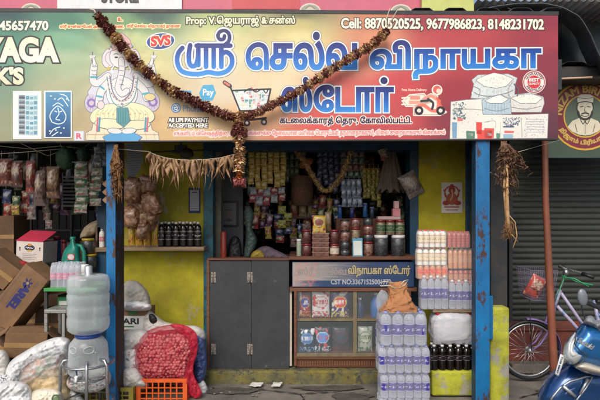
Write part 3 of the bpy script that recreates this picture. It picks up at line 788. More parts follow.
# wires
for k, (a, b, c, r_) in enumerate(((P(492,-4,4.15), P(520,3,4.1), P(560,10,4.2), .004), (P(500,-6,4.1), P(504,6,4.05), P(512,10,4.0), .005))):
    MB().tube([a, b, c], r_, 6).build('overhead_wire', DSTEEL, label=['thin wire slung under the pale corrugated roof', 'short wire dropping down to the ribbed roof edge'][k], cat='wire')
# tarpaulin hood
g = MB(); arcp = [(470,12),(500,5),(530,2.5),(556,5),(576,14),(588,28),(596,46),(606,68)]
def ap(u):
    k = u*(len(arcp)-1); i = min(int(k), len(arcp)-2); f = k-i
    p0, p1, p2, p3 = arcp[max(i-1,0)], arcp[i], arcp[i+1], arcp[min(i+2,len(arcp)-1)]
    return [.5*((2*p1[a]) + (-p0[a]+p2[a])*f + (2*p0[a]-5*p1[a]+4*p2[a]-p3[a])*f*f + (-p0[a]+3*p1[a]-3*p2[a]+p3[a])*f**3) for a in (0,1)]
def hood(u, v):
    x, y = ap(u); a = P(x, y, 4.0); b = P(300+(x-300)*.97-4, 214-(214-y)*.97+3, 4.65)
    p = a*(1-v)+b*v; p.y = 4.0+.65*v; p.z -= .05*math.sin(v*math.pi)
    return p + Vector((0, 0, .012*noise.noise(Vector((u*9, v*4, 1)))))
g.grid(hood, 50, 12); g.build('tarpaulin_hood', TARP, label='dark grey tarpaulin hood curving over the gap beside the sign', cat='tarpaulin', solid=.006)
MB().box(P(555,0,4.75).x, 4.6, 4.75, 4.85, P(0,66,4.75).z, P(0,0,4.75).z+.4).build('upper_wall', DARKW, label='dark wall above the neighbouring shutter, half hidden by the tarpaulin', cat='wall')
MB().pbox(556, 66, 700, 79, 4.2, .4).build('roof_edge', DSTEEL, label='dark roof edge above the round restaurant board', cat='roof edge', bevel=.01)
corr(P(556,0,4.2).x, P(690,0,4.2).x, 4.17, 4.6, P(0,66,4.2).z, P(0,66,4.2).z+.05, .3, .03, DSTEEL, 'roof_sheet', 'dark ribbed sheet lying on the roof edge right of the sign', 'roof sheet', True)
MB().tube([P(556,79,4.1), P(592,77.3,4.1)], .009, 8).build('roof_rod', mat('pale rod', (196,164,140), .5), label='pale horizontal rod just under the roof edge', cat='rod')

# ------------------------------------------------------------------ neighbour
nb = thing('neighbour_shop', 'closed neighbouring shop with a dark green ribbed rolling shutter', 'shop', (2.8, 5, 0))
z0 = P(0, 322, 4.95).z; g = MB(); x0, x1 = P(500,0,4.95).x, 5.2; pitch = .0585; zt = 2.35
def sh(u, v):
    z = z0 + v*(zt-z0); ph = (z-z0)/pitch % 1
    return Vector((x0+u*(x1-x0), 4.95 - .018*math.sin(ph*math.pi)**.6 + .004*noise.noise(Vector((u*30, v*8, 0))), z))
g.grid(sh, 40, int((zt-z0)/pitch)*7); g.build('shutter', SHUT, nb)
MB().box(1.98, 5.3, 5.03, 5.2, 0, 3.2).build('wall', DARKW, nb)
MB().box(1.9, 1.99, 4.88, 5.2, 0, 3.0).build('side_wall', DARKW, nb)
MB().box(1.99, 5.2, 4.62, 5.03, 0, z0-.005).build('plinth', BRICK, nb, bevel=.012)
MB().box(1.99, 5.2, 4.5, 4.616, 0, .09).build('kerb_step', CONC, nb, bevel=.01)
MB().box(1.99, 5.2, 4.6, 5.02, z0-.004, z0+.012).build('plinth_top', BRICK, nb)
MB().box(P(507.6,0,4.9).x, P(511,0,4.9).x, 4.86, 4.93, z0+.013, 2.3).build('shutter_rail', DSTEEL, nb)
# round restaurant board
rb = thing('restaurant_board', 'green board with round maroon and gold emblem of a capped bearded man', 'sign board', tuple(P(600,158,4.42)))
MB().pbox(543.5, 76, 660, 158, 4.42, .035).build('board_panel', mat('green board paint', (62,78,64), .5, scale=2), rb, bevel=.003)
t = Print(flat(4.418, .0008)); CX, CY = 585, 116
t.ell(CX, CY, 34.5, 34.5, (206,160,60), 1); t.ell(CX, CY, 32.6, 32.6, (120,40,52), 2); t.ell(CX, CY, 21.8, 21.8, (206,164,60), 3); t.ell(CX, CY, 20.4, 20.4, (88,102,84), 4)
GOLD = (196,164,84)
t.text('NIZAM BIRIYANI', 0,0,62,7, GOLD, 4, .35, warp=arc(CX,CY,23.6,math.radians(183),math.radians(357),0,62,7))
t.text('நிஜாம் பிரியாணி', 0,0,50,6.4, GOLD, 4, .3, warp=arc(CX,CY,30.2,math.radians(152),math.radians(28),0,50,6.4,-1))
t.build('emblem', rb)
t = Print(flat(4.4135, .0008)); CM = (214,206,182); LN = (52,52,46)
t.poly([[(567.5,127),(572,121),(579,118),(591,118),(598,121),(602.5,127),(598,131.5),(591,134.6),(585,135.5),(579,134.6),(572,131.5)]], CM, 1)
t.ell(585,108.5,7.6,9.6,CM,1.8); t.poly([[(577.4,103),(577,97),(581,94.5),(590,94.5),(593.4,97),(592.8,103)]], (224,218,198), 2.6)
for pts, w in (([(577.4,103),(585,101.6),(592.8,103)],.9), ([(577,97.4),(585,98.6),(593.2,97.4)],.5), ([(580,107),(583,106.4)],.8), ([(587,106.4),(590,107)],.8), ([(585,107),(584.4,111),(586,111.4)],.5), ([(581.6,114),(585,112.8),(588.6,114)],1.4),
               ([(578,112),(580,117),(585,119.4),(590,117),(592,112)],2.2), ([(581,115.4),(585,116.4),(589,115.4)],.7), ([(580,118.4),(583,124),(585,121),(587,124),(590,118.4)],.7), ([(585,122),(585,134)],.5), ([(575,124),(577,132)],.5), ([(595,124),(593,132)],.5), ([(577.4,104),(576.6,108),(578,111)],.7), ([(592.6,104),(593.4,108),(592,111)],.7)):
    t.stroke(pts, w, LN, 3.4)
t.build('portrait', rb)
# red pole
MB().tube([P(544.5,158,4.14)+Vector((0,0,.3)), P(545.6,200,4.12), P(549.5,280,4.1), P(553.5,362,4.08), (P(553.5,362,4.08).x+.02, 4.07, 0)], [.026,.026,.03,.033,.034], 14).build('red_pole', REDP, label='slim red oxide pole leaning slightly in front of the shutter', cat='pole')

# ------------------------------------------------------------------ bicycle
bk = thing('bicycle', 'purple bicycle with wire basket parked against the closed shutter, front wheel left', 'bicycle', (P(529,0,4.32).x, 4.32, 0))
hb = P(529, 350, 4.32); S = 4.32/F
def B(px, py, dy=0): return Vector((hb.x+(px-529)*S, 4.32+dy, hb.z-(py-350)*S))
PUR = mat('purple bicycle paint', (128,104,160), .35, col3=(90,70,80), thr3=.66, scale3=20); CHR = mat('dull chrome', (190,190,190), .3, metal=.8, col3=(110,80,60), thr3=.6, scale3=60)
def wheel(cx, cz, r, par):
    w_ = MB(); w_.tube([Vector((cx+r*math.cos(a), 4.32, cz+r*math.sin(a))) for a in [2*math.pi*k/48 for k in range(49)]], .017, 8); wo = w_.build('wheel', BLACK, par)
    w_ = MB(); w_.tube([Vector((cx+(r-.022)*math.cos(a), 4.32, cz+(r-.022)*math.sin(a))) for a in [2*math.pi*k/48 for k in range(49)]], .010, 6); w_.build('rim', CHR, wo)
    w_ = MB()
    for k in range(32):
        a = 2*math.pi*k/32; s_ = 1 if k % 2 else -1
        w_.tube([Vector((cx+.02*math.cos(a+1.3*s_*(1 if k%4<2 else -1)), 4.32+.025*s_, cz+.02*math.sin(a+1.3*s_*(1 if k%4<2 else -1)))), Vector((cx+(r-.03)*math.cos(a), 4.32, cz+(r-.03)*math.sin(a)))], .0014, 4)
    w_.build('spokes', CHR, wo)
    w_ = MB(); w_.lathe([(.012,-.045),(.026,-.03),(.026,-.022),(.015,-.02),(.015,.02),(.026,.022),(.026,.03),(.012,.045)], (cx, 4.32, cz), 12, 0, Matrix.Rotation(math.pi/2, 4, 'X')); w_.build('hub', CHR, wo)
rw = hb.z-.017; RW = rw - .004
wheel(hb.x, hb.z, RW, bk); wheel(hb.x+1.06, hb.z, RW, bk)
def fender(cx, cz, r, a0, a1):
    g = MB(); g.grid(lambda u, v: Vector((cx+(r-.012*abs(2*v-1)**2)*math.cos(a0+(a1-a0)*u), 4.32+(v-.5)*.056, cz+(r-.012*abs(2*v-1)**2)*math.sin(a0+(a1-a0)*u))), 36, 8); return g.build('mudguard', PUR, bk, solid=.002)
fender(hb.x, hb.z, RW+.035, math.radians(95), math.radians(-20)); fender(hb.x+1.06, hb.z, RW+.035, math.radians(120), math.radians(-10))
f = MB()
for s_ in (-.045, .045): f.tube([B(530,349,s_), B(538,343,s_), B(545,332,s_), B(550,318,s_), B(553,308,s_*.6)], [.007,.008,.010,.011,.011], 8)
f.build('fork', PUR, bk)
f = MB(); f.tube([B(552,312), B(560,290)], .018, 10); f.tube([B(561,293), B(581,322), B(606,358)], .014, 10); f.tube([B(557,306), B(577,328), B(604,356)], .015, 10)
f.tube([B(606,358), B(594,300)], .015, 10); f.tube([B(606,358), B(646,350)], .01, 8); f.tube([B(596,312), B(646,350)], .008, 8); f.build('frame', mat('lilac grey frame paint', (160,150,178), .35, col2=(96,120,160), scale=12, thr=.56), bk)
f = MB(); f.tube([B(560,290), B(564,276), B(566,268)], .012, 8); f.tube([B(566,269,-.02), B(572,271,-.14), B(579,274,-.21)], .011, 8); f.tube([B(566,269,.02), B(570,268,.18), B(582,271,.27)], .011, 8); f.build('handlebar', CHR, bk)
f = MB(); f.tube([B(572,271.4,-.15), B(579,274.4,-.22)], .017, 8); f.tube([B(571,268.4,.19), B(582,271.4,.28)], .017, 8); f.build('grips', BLACK, bk)
f = MB(); f.tube([B(560,277,-.03), B(568,277,-.1), B(578,284,-.16)], .005, 6); f.tube([B(560,275,-.03), B(570,280,-.1), B(580,282,-.19)], .005, 6); f.tube([B(562,277,-.04), B(556,290,-.05), B(552,304,-.03)], .004, 6); f.build('brake_levers', mat('green cable', (42,150,96), .4), bk)
f = MB(); f.lathe([(.001,-.03),(.022,-.025),(.026,0),(.02,.022),(.001,.03)], B(564,272,-.03), 12); f.build('bell', STEEL, bk)
BW = mat('violet grey basket wire', (120,108,128), .5)
f = MB()
def bw(u, v, k):   # basket walls
    return None
T = [(523.5,268.5),(549,268.5)]; Bt = [(526.5,297),(546,299)]
def bp(u, z, y): # u 0..1 left-right, z 0 top..1 bottom
    a = T[0][0]*(1-z)+Bt[0][0]*z; b = T[1][0]*(1-z)+Bt[1][0]*z
    return B(a+(b-a)*u, 268.5+29.5*z, (y-.5)*(.30-.06*z))
for k in range(13): f.tube([bp(0,k/12,0), bp(1,k/12,0), bp(1,k/12,1), bp(0,k/12,1), bp(0,k/12,0)], .003 if k in (0,12) else .0013, 4)
for k in range(13):
    f.tube([bp(k/12,0,0), bp(k/12,1,0), bp(k/12,1,1), bp(k/12,0,1)], .0013, 4)
    f.tube([bp(0,0,k/12), bp(0,1,k/12), bp(1,1,k/12), bp(1,0,k/12)], .0013, 4)
bo = f.build('basket', BW, bk); MB().tube([B(527,298,-.05), B(528.6,349,-.05)], .004, 6).build('basket_stay', BLACK, bo)
f = MB(); f.box(-.09,.09,-.05,.05,-.02,.02, 0, Matrix.Translation(B(604,300))@Matrix.Rotation(-.1,4,'Y')); f.build('saddle', BLACK, bk, bevel=.02)
def art(base, b2, b3, seed=0, k=1.0):
    base, b2, b3 = lin(base), lin(b2), lin(b3)
    def fn(u, v):
        n = noise.noise(Vector((u*5*k, v*6*k, seed*5.3)))
        if v < .07 or v > .93: return tuple(.6*x+.12 for x in base)
        if ((u-.5)/.34)**2 + ((v-.62)/.16)**2 < 1: return b2 if noise.noise(Vector((u*16, v*9, seed))) < .18 else b3
        if .18 < v < .4 and n > .02: return b3
        if n > .26: return b2
        return base
    return fn
def packet(a, b, c, d_, dist, th, name, col, label, cat='packet', group=None, rot=0, tilt=0, m=None, parent=None, seed=None, nu=16, nv=18):
    p, q = P(a, b, dist), P(c, d_, dist); w_, h = abs(q.x-p.x), abs(p.z-q.z)
    g = MB(); M = Matrix.Rotation(rot, 4, 'Y') @ Matrix.Rotation(tilt, 4, 'X')
    g.pillow(((p.x+q.x)/2, dist+th/2, (p.z+q.z)/2), w_, h, th, nu, nv, 0, col, seed if seed is not None else R.random()*50, M)
    return g.build(name, m or GLO, parent, label=label, cat=cat, group=group)
packet(529, 276, 545, 299, 4.31, .07, 'snack_packet', art((216,76,34),(236,200,170),(70,40,30),3), 'red orange snack packet lying in the bicycle basket', rot=.5)

# ------------------------------------------------------------------ folding door and counter
fd = thing('folding_door', 'dark grey two leaf half height door standing closed on the step', 'door', tuple(P(250, 369, 4.32)))
MB().pbox(209.5, 260.5, 251, 369, 4.32, .03).build('door_leaf', CHAR, fd, bevel=.002)
MB().pbox(251.4, 259.5, 289, 369, 4.316, .03).build('door_leaf', CHAR, fd, bevel=.002)
MB().pbox(207.5, 258, 290, 260.2, 4.30, .06).build('top_rail', WOOD, fd, bevel=.002)
MB().pbox(206.6, 260, 209.4, 370, 4.31, .05).build('side_frame', WOOD, fd, bevel=.002)
for x in (213, 249.8):
    for y in (272, 344):
        h = MB(); h.pbox(x-2.6 if x > 230 else x-2, y, x+2.8, y+10.5, 4.311, .004)
        for k in range(3):
            for s_ in (-1.3, 1.5): h.lathe([(.0001,0),(.0035,0),(.0035,.003),(.0001,.003)], P(x+s_, y+2+k*3.2, 4.311)+Vector((0,-.003,0)), 8, 0, Matrix.Rotation(math.pi/2,4,'X'))
        h.tube([P(x+.1,y,4.308), P(x+.1,y+10.5,4.308)], .005, 8); h.build('hinge', HINGE, fd)
ct = thing('display_counter', 'brown framed glass display counter with blue painted name strip on its front', 'counter', tuple(P(352, 368, 4.32)))
c = MB(); c.pbox(289, 256.6, 417, 259.8, 4.27, .62); c.build('counter_top', WOOD, ct, bevel=.003)
MB().pbox(292.3, 262, 414, 287, 4.30, .02).build('name_strip', mat('weathered blue sign paint', (34,66,118), .5, scale=6), ct, bevel=.001)
t = Print(flat(4.2985, .0007))
def fade(x, y):
    a = lin((158,150,142)); b = lin((40,62,98)); n = noise.noise(Vector((x*.05, y*.8, 2)))*.5
    k = min(1, max(0, ((x-292)/85 + n*.5) - (.0 if y < 281 else -.8*(x-292)/60 - .2) )); k = k*k*(3-2*k)
    c_ = tuple(p*(1-k)+q*k for p, q in zip(a, b))
    if x < 318 and noise.noise(Vector((x*.5, y*.5, 9))) > .18: c_ = tuple(p*(1-.5)+q*.5 for p, q in zip(c_, lin((196,110,110))))
    return c_
t.mb.grid(lambda u, v: flat(4.2985)(292.6+u*121, 262.4+v*24.2, 0), 60, 26, 0, False, False, lambda u, v: fade(292.6+u*121, 262.4+v*24.2))
t.text('ஸ்ரீ ெசல்வ', 298, 267, 346, 276.5, (140,130,124), 1, .3)
t.text('விநாயகா ஸ்ேடார்', 348, 265.4, 410, 277, (166,154,118), 1, .3, [(.7,(34,42,60))])
t.text('CST NO:33671525001772', 331, 279.5, 391, 284.3, (160,164,170), 1, .15)
t.build('name_lettering', ct)
c = MB()
for a in ((289.5,287.5,417,291.5),): c.pbox(*a, 4.31, .05)
c.pbox(294,291.5,296.8,366,4.312,.045); c.pbox(296.8,357,400,359.6,4.318,.04); c.pbox(405,291.5,411,366,4.312,.045)
c.build('counter_frame', WOOD, ct, bevel=.002)
MB().pbox(297,319,404.6,321,4.341,.4).build('shelf', WOOD, ct)  # brown behind the cream lip paints the dim inside of the case
MB().pbox(297,318.5,404.6,321.2,4.325,.014).build('shelf', CREAMW, ct, bevel=.002)
MB().pbox(296.8,354.4,405,356.6,4.331,.45).build('bottom_shelf', WOOD, ct)  # dimness of the case put into the colour here too
MB().pbox(296.8,353.6,405,356.8,4.312,.017).build('shelf_lip', CREAMW, ct, bevel=.002)
MB().pbox(353,291.6,357,353.4,4.322,.03).build('divider', CREAMW, ct, bevel=.002)
sk = MB()
for i in range(44): sk.pbox(297+i*2.46, 359.8, 298.9+i*2.46, 366.5, 4.335, .01)
sk.pbox(296.9, 359.7, 404.9, 367.5, 4.346, .02); sk.build('skirting', WOOD, ct)
MB().box(P(290,0,4.9).x, P(415,0,4.9).x, 4.86, 4.88, .11, P(0,262,4.3).z).build('back_panel', CHAR, ct)
MB().pbox(289.6,291,291.8,366,4.34,.5).build('side_panel', mat('pale side panel', (186,176,160), .7), ct)
MB().pbox(297,292,352.6,318,4.319,.002).build('glass_pane', GLASS, ct); MB().pbox(357.3,292,404.6,318,4.319,.002).build('glass_pane', GLASS, ct)
MB().pbox(297,321.6,352.6,353.4,4.319,.002).build('glass_pane', GLASS, ct); MB().pbox(357.3,321.6,404.6,353.4,4.319,.002).build('glass_pane', GLASS, ct)
def pouch(a,b,c,d_,dist,col,label,seed,spout=False,th=.06):
    o = packet(a,b,c,d_,dist,th,'refill_pouch',col,label,'pouch',seed=seed,nu=26,nv=30); return o
def art2(base, b2, b3, tx, seed):
    base, b2, b3, tx = map(lin, (base, b2, b3, tx))
    def fn(u, v):
        r = ((u-.5)/.36)**2 + ((v-.6)/.2)**2
        if r < 1: 
            if abs(v-.6) < .075 and noise.noise(Vector((u*22, v*4, seed))) > -.05: return tx
            return b2
        if r < 1.35: return b3
        if v < .25 and noise.noise(Vector((u*9, v*14, seed))) > .05: return b3
        if noise.noise(Vector((u*4, v*5, seed+3))) > .22: return tx
        return base
    return fn
pouch(299,292.6,311,317.8,4.38,art2((150,40,60),(60,70,150),(220,150,60),(236,230,230),1),'red and blue detergent pouch at the left of the upper counter shelf',1)
pouch(312,291.6,330,318,4.36,art2((226,226,224),(206,206,206),(200,70,76),(190,60,64),2),'white and red detergent pouch on the upper counter shelf',2)
pouch(331.5,291.8,349,318,4.37,art2((84,50,120),(216,60,60),(210,200,80),(240,230,220),3),'purple detergent pouch with red badge on the upper counter shelf',3)
pouch(299,329,315,353,4.37,art2((34,52,80),(70,120,190),(120,160,200),(236,240,244),4),'dark blue pouch with round pale blue badge at lower left of counter',4)
pouch(314.6,327.6,331,353,4.36,art2((30,46,72),(90,150,220),(200,215,230),(210,80,90),5),'navy pouch with bright blue badge, second on the lower counter shelf',5)
pouch(331.6,327,350,352.6,4.42,art2((50,54,66),(46,60,80),(120,40,44),(60,70,90),6),'dark packet with faint red marks at the middle of lower counter shelf',6)
pouch(358,327,373,353,4.37,art2((186,190,182),(206,206,196),(84,130,70),(110,140,90),7),'pale grey and green pouch with tied top on lower counter shelf',7)
for k, (x, tp) in enumerate(((360,298),(376,292.8))):
    b = MB(); H = (318.2-tp)*4.4/F; r = .05 if k else .035
    b.lathe([(r*.9,0),(r,.01),(r,H*.6),(r*.55,H*.8),(r*.32,H*.85),(r*.32,H*.9)], (P(x,0,4.42).x, 4.42, P(0,318.4,4.4).z), 20)
    bo = b.build('detergent_bottle', mat(['navy plastic','blue plastic'][k], [(30,50,96),(60,110,180)][k], .35), label=['small navy bottle left of the big blue bottle in counter', 'rounded blue bottle on the upper right shelf of the counter'][k], cat='bottle')
    c = MB(); c.lathe([(r*.4,H*.9),(r*.4,H),(.001,H)], (P(x,0,4.42).x, 4.42, P(0,318.4,4.4).z), 14); c.build('cap', WHITE, bo)
for k, (a,b,c,d_,cl) in enumerate(((341,293,351,318,(70,60,110)),(386,322,398,353,(60,64,70)),(376,326,385,353,(96,60,60)),(389,294,402,318,(60,74,90)))):
    packet(a,b,c,d_,4.5,.05,'soap_packet',art(cl,(150,150,150),(120,90,60),k+20),['purple grey packet tucked behind the purple pouch','grey packet at the far right of the lower counter shelf','dull red packet beside the tied pouch in the counter','blue grey packet at the right end of the upper shelf'][k])
# litter
for k, (x, y, w_, h) in enumerate(((256.5,386.5,12,5),(277,386.5,9,2.4))):
    dd = CH*F/(y-HZ); g = MB(); c0 = Vector(((x-300)/F*dd, dd, .012))
    g.grid(lambda u, v: c0+Vector(((u-.5)*w_/F*dd+(v-.5)*.02, (v-.5)*.10, .010*noise.noise(Vector((u*3, v*3, k)))+.008)), 8, 8); g.build('paper_scrap', mat('litter paper', (206,204,196), .8), label=['crumpled white paper scrap on the street below the grey door','thin white paper strip on the street right of the bigger scrap'][k], cat='litter', solid=.001)
for k in range(16):
    x = R.uniform(130, 540); y = R.uniform(384, 399); dd = CH*F/(y-HZ); 
    if not 205 < x < 372: continue
    g = MB(); c0 = Vector(((x-300)/F*dd, dd, .004)); g.blob(c0, (.008+.01*R.random(), .008, .005), k, .2, 3, nu=8, nv=5); g.build('pebble', mat('pebble grey', (120,114,104), .9), label='small grey pebble lying on the street before the step', cat='pebble', group='pebbles on the street')

for k, pts in enumerate(([(212,388),(240,391),(262,389.5),(300,394),(330,392.5),(372,397)], [(300,394),(304,399),(298,404)], [(520,398),(546,391),(572,389)])):
    q = []
    for i in range(len(pts)-1):
        for j in range(8):
            f = j/8; x = pts[i][0]*(1-f)+pts[i+1][0]*f; y = pts[i][1]*(1-f)+pts[i+1][1]*f+R.uniform(-.35,.35); dd = CH*F/(y-HZ); q.append(Vector(((x-300)/F*dd, dd, .0005)))
    MB().tube(q, [.0035+.002*math.sin(i*1.7) for i in range(len(q))], 5).build('ground_crack', BLACK, kind='structure')
STN = mat('damp street stain', (70,66,62), .55, col2=(92,88,82), scale=9, var=.2)
for k, (x, y, rx, ry) in enumerate(((232,391,.22,.08),(330,388,.3,.06),(352,397,.16,.1),(560,392,.2,.07))):
    dd = CH*F/(y-HZ); c0 = Vector(((x-300)/F*dd, dd, .0015)); g = MB()
    vs = [c0] + [c0+Vector((rx*math.cos(a)*(1+.5*noise.noise(Vector((math.cos(a)*2, math.sin(a)*2, k)))), ry*math.sin(a)*(1+.6*noise.noise(Vector((math.cos(a)*2, math.sin(a)*2, k+5)))), 0)) for a in [2*math.pi*j/40 for j in range(40)]]
    g.add(vs, [(0, 1+j, 1+(j+1)%40) for j in range(40)]); g.build('ground_stain', STN, kind='structure')
# ------------------------------------------------------------------ bottles and packs
ORD = ['first','second','third','fourth','fifth','sixth','seventh','eighth','ninth','tenth','eleventh','twelfth','thirteenth','fourteenth','fifteenth']
def lab_fn(c1, c2, seed=0, n=3):
    c1, c2 = lin(c1), lin(c2)
    def fn(u, v):
        if v < .08 or v > .92: return c2
        return c2 if (abs(v-.5) < .15 and noise.noise(Vector((math.sin(u*6.283*n)*2.4, v*9, seed))) > .2) else c1
    return fn
def bottle(parent, H, Rr, body, cap, lab, name='bottle', lz=(.32,.6), liquid=None, shape='pet'):
    b = MB()
    if shape == 'pet': prof = [(Rr*.8,0),(Rr,.03*H),(Rr*.93,.07*H),(Rr,.11*H),(Rr*.93,.15*H),(Rr,.19*H),(Rr*.93,.23*H),(Rr,.28*H),(Rr*.95,.31*H),(Rr*.95,.61*H),(Rr,.64*H),(Rr*.92,.675*H),(Rr*.97,.71*H),(Rr*.95,.76*H),(Rr*.78,.84*H),(Rr*.46,.9*H),(Rr*.36,.9*H),(Rr*.36,.94*H)]
    elif shape == 'ribbed': prof = [(Rr*.8,0),(Rr,.03*H)] + [(Rr*(1 if k % 2 else .94), H*(.06+.035*k)) for k in range(7)] + [(Rr*.95,.33*H),(Rr*.95,.6*H),(Rr,.63*H),(Rr*.95,.67*H),(Rr,.71*H),(Rr*.7,.82*H),(Rr*.4,.89*H),(Rr*.36,.9*H),(Rr*.36,.94*H)]
    else: prof = [(Rr*.85,0),(Rr,.04*H),(Rr*.98,.3*H),(Rr,.66*H),(Rr*.75,.78*H),(Rr*.45,.86*H),(Rr*.42,.94*H)]
    b.lathe(prof, n=14); bo = b.build(name, body, parent, world=False)
    c = MB(); c.lathe([(Rr*.43,.92*H),(Rr*.44,.985*H),(Rr*.38,H),(.0005,H)], n=12); c.build('cap', cap, bo, world=False)
    if lab:
        l = MB(); l.grid(lambda u, v: Vector((Rr*1.01*math.cos(u*6.2832), Rr*1.01*math.sin(u*6.2832), H*(lz[0]+(lz[1]-lz[0])*v))), 26, 12, 0, True, True, lab); l.build('wrapper', GLO, bo, world=False)
    return bo
FILM = mat('shrink film', (228,230,236), .14, var=0, bump=.9, bscale=22, alpha=.14, edge=.6, spec=.9)
def pack(x0, x1, yt, yb, d, nx, ny, body, cap, lab, label, group=None, film=True, lz=(.3,.64), shape='pet', name='bottle_pack', cat='drinks pack', jit=.0, group_b=None):
    p, q = P(x0, yb, d), P(x1, yt, d); W_ = q.x-p.x; H = q.z-p.z; Rr = W_/nx/2*.985
    t_ = thing(name, label, cat, (p.x+W_/2, d+Rr*ny, p.z), group)
    bo = bottle(t_, H*.985, Rr, body, cap, lab, lz=lz, shape=shape)
    k = 0
    for j in range(ny):
        for i in range(nx):
            o = bo if k == 0 else copy_tree(bo, t_); k += 1
            o.parent = t_; o.location = ((i-(nx-1)/2)*W_/nx + R.uniform(-jit, jit)*.3, (j-(ny-1)/2)*Rr*2, 0); o.rotation_euler = (0, 0, -math.pi/2 + R.uniform(-.5, .5))
    if film:
        g = MB(); hw, hd = W_/2+.002, Rr*ny+.002
        def fn(u, v):
            a = u*6.2832; cx = math.copysign(abs(math.cos(a))**.25, math.cos(a)); cy = math.copysign(abs(math.sin(a))**.25, math.sin(a))
            k = 1 if v < .72 else 1-.10*((v-.72)/.28)**1.6
            sc_ = 1.0 + .012*noise.noise(Vector((cx*6, cy*6, v*9+x0)))
            return Vector((hw*cx*k*sc_, hd*cy*k*sc_, H*(.0+.97*v)))
        g.grid(fn, 60, 12, 0, True, True); g.build('shrink_wrap', FILM, t_, world=False)
    return t_
MILK = mat('white bottle plastic', (232,228,218), .3, var=.05); REDC = mat('red cap plastic', (196,40,44), .4, var=.05); BLUC = mat('blue cap plastic', (120,130,190), .35, var=.05)
WHC = mat('white cap plastic', (206,206,206), .4, var=.05); GRYC = mat('dark grey cap plastic', (70,74,78), .4, var=.05)
COLA = mat('cola', (20,12,12), .08, var=0, spec=.9); ORNG = mat('orange drink', (176,92,62), .15, var=.1, scale=20, coat=.3); PINKD = mat('rose pink drink', (182,88,74), .15, var=.1, scale=20, coat=.3); MANG = mat('peach drink', (206,140,96), .15, var=.1, scale=20, coat=.3)
WL1 = lab_fn((66,60,140),(206,206,226),1); 
# right stack on plinth
pack(431,480,345.5,371.4,3.97,6,2,COLA,WHC,lab_fn((26,24,34),(170,150,150),3),'pack of six dark cola bottles with white caps on the yellow plinth','stacked drinks by the right post',lz=(.42,.6),film=False)
bb = pack(434,475,313,345,3.99,4,2,WATERC,REDC,lab_fn((206,200,206),(190,120,120),4),'cloudy white plastic bag of red capped bottles standing on the cola bottles','stacked drinks by the right post',lz=(.55,.66),film=False,cat='bagged bottles',name='bagged_bottles')
g = MB(); c0 = (P(434,345,3.99)+P(475,313,3.99))/2; g.blob((c0.x, 4.09, c0.z), (.178,.115,.137), 3, .03, 2, .55, 60, 40, 0, .05, 6); g.build('plastic_bag', mat('cloudy bag film', (222,222,226), .25, var=0, bump=.7, bscale=16, alpha=.62), bb)
pack(421.5,449,275.5,309.5,3.98,4,2,WATERC,WHC,WL1,'left pack of violet labelled water bottles on the right stack','stacked drinks by the right post')
pack(449.6,477.5,280,309.6,3.99,4,2,WATERC,WHC,WL1,'right pack of violet labelled water bottles on the right stack','stacked drinks by the right post')
pack(418,448.5,263,279,4.02,5,2,MANG,REDC,lab_fn((222,84,48),(236,190,150),5),'row of orange bottles with red caps under the white bottles','stacked drinks by the right post',shape='ribbed')
pack(449,474,269,284,4.03,5,2,PINKD,GRYC,lab_fn((190,130,100),(206,180,110),6),'short brown pack with gold print directly above the right water pack','stacked drinks by the right post')
pack(417.5,447.5,247.6,265.6,4.02,5,2,MILK,REDC,lab_fn((228,214,180),(170,30,44),7),'lower row of white milk bottles with red caps','stacked drinks by the right post',lz=(.25,.7))
pack(448.6,473.5,248,269,4.03,5,2,MANG,GRYC,lab_fn((206,150,120),(200,170,90),8),'peach coloured juice bottles with dark caps beside lower white row','stacked drinks by the right post')
pack(418.5,447,229.5,247.6,4.02,5,2,MILK,REDC,lab_fn((228,214,180),(170,30,44),9),'topmost row of white milk bottles with red caps','stacked drinks by the right post',lz=(.25,.7))
pack(448,470.5,231,248,4.03,5,2,PINKD,REDC,lab_fn((176,64,52),(220,130,110),10),'topmost row of rose pink bottles beside the white milk bottles','stacked drinks by the right post')
# shelf supports hidden behind
MB().box(P(433,0,4).x, P(476,0,4).x, 4.0, 4.2, P(0,312.4,4.0).z, P(0,310,3.98).z).build('plank', WOODP, label='thin plank between the bagged bottles and the water packs above', cat='plank')
# front tall stack
FS = 'front stack of water bottle packs'
pack(381,428,311.5,346,3.72,4,3,WATERC,BLUC,WL1,'topmost water pack of the front stack, with the brown bag on it',FS)
pack(379,431,346,373.5,3.72,6,3,WATERC,BLUC,WL1,'second water pack from the top of the front stack',FS)
pack(381,431,373.5,399,3.72,6,3,WATERC,BLUC,WL1,'third water pack down in the front stack',FS)
pack(380,431,399,406.9,3.715,6,3,WATERC,BLUC,None,'lowest water pack of the front stack, cut by the picture edge',FS,film=False)
pack(376,385,319,346,3.98,1,1,WATERC,BLUC,WL1,'single water bottle leaning out behind the left of the front stack',FS,film=False,name='water_bottle')
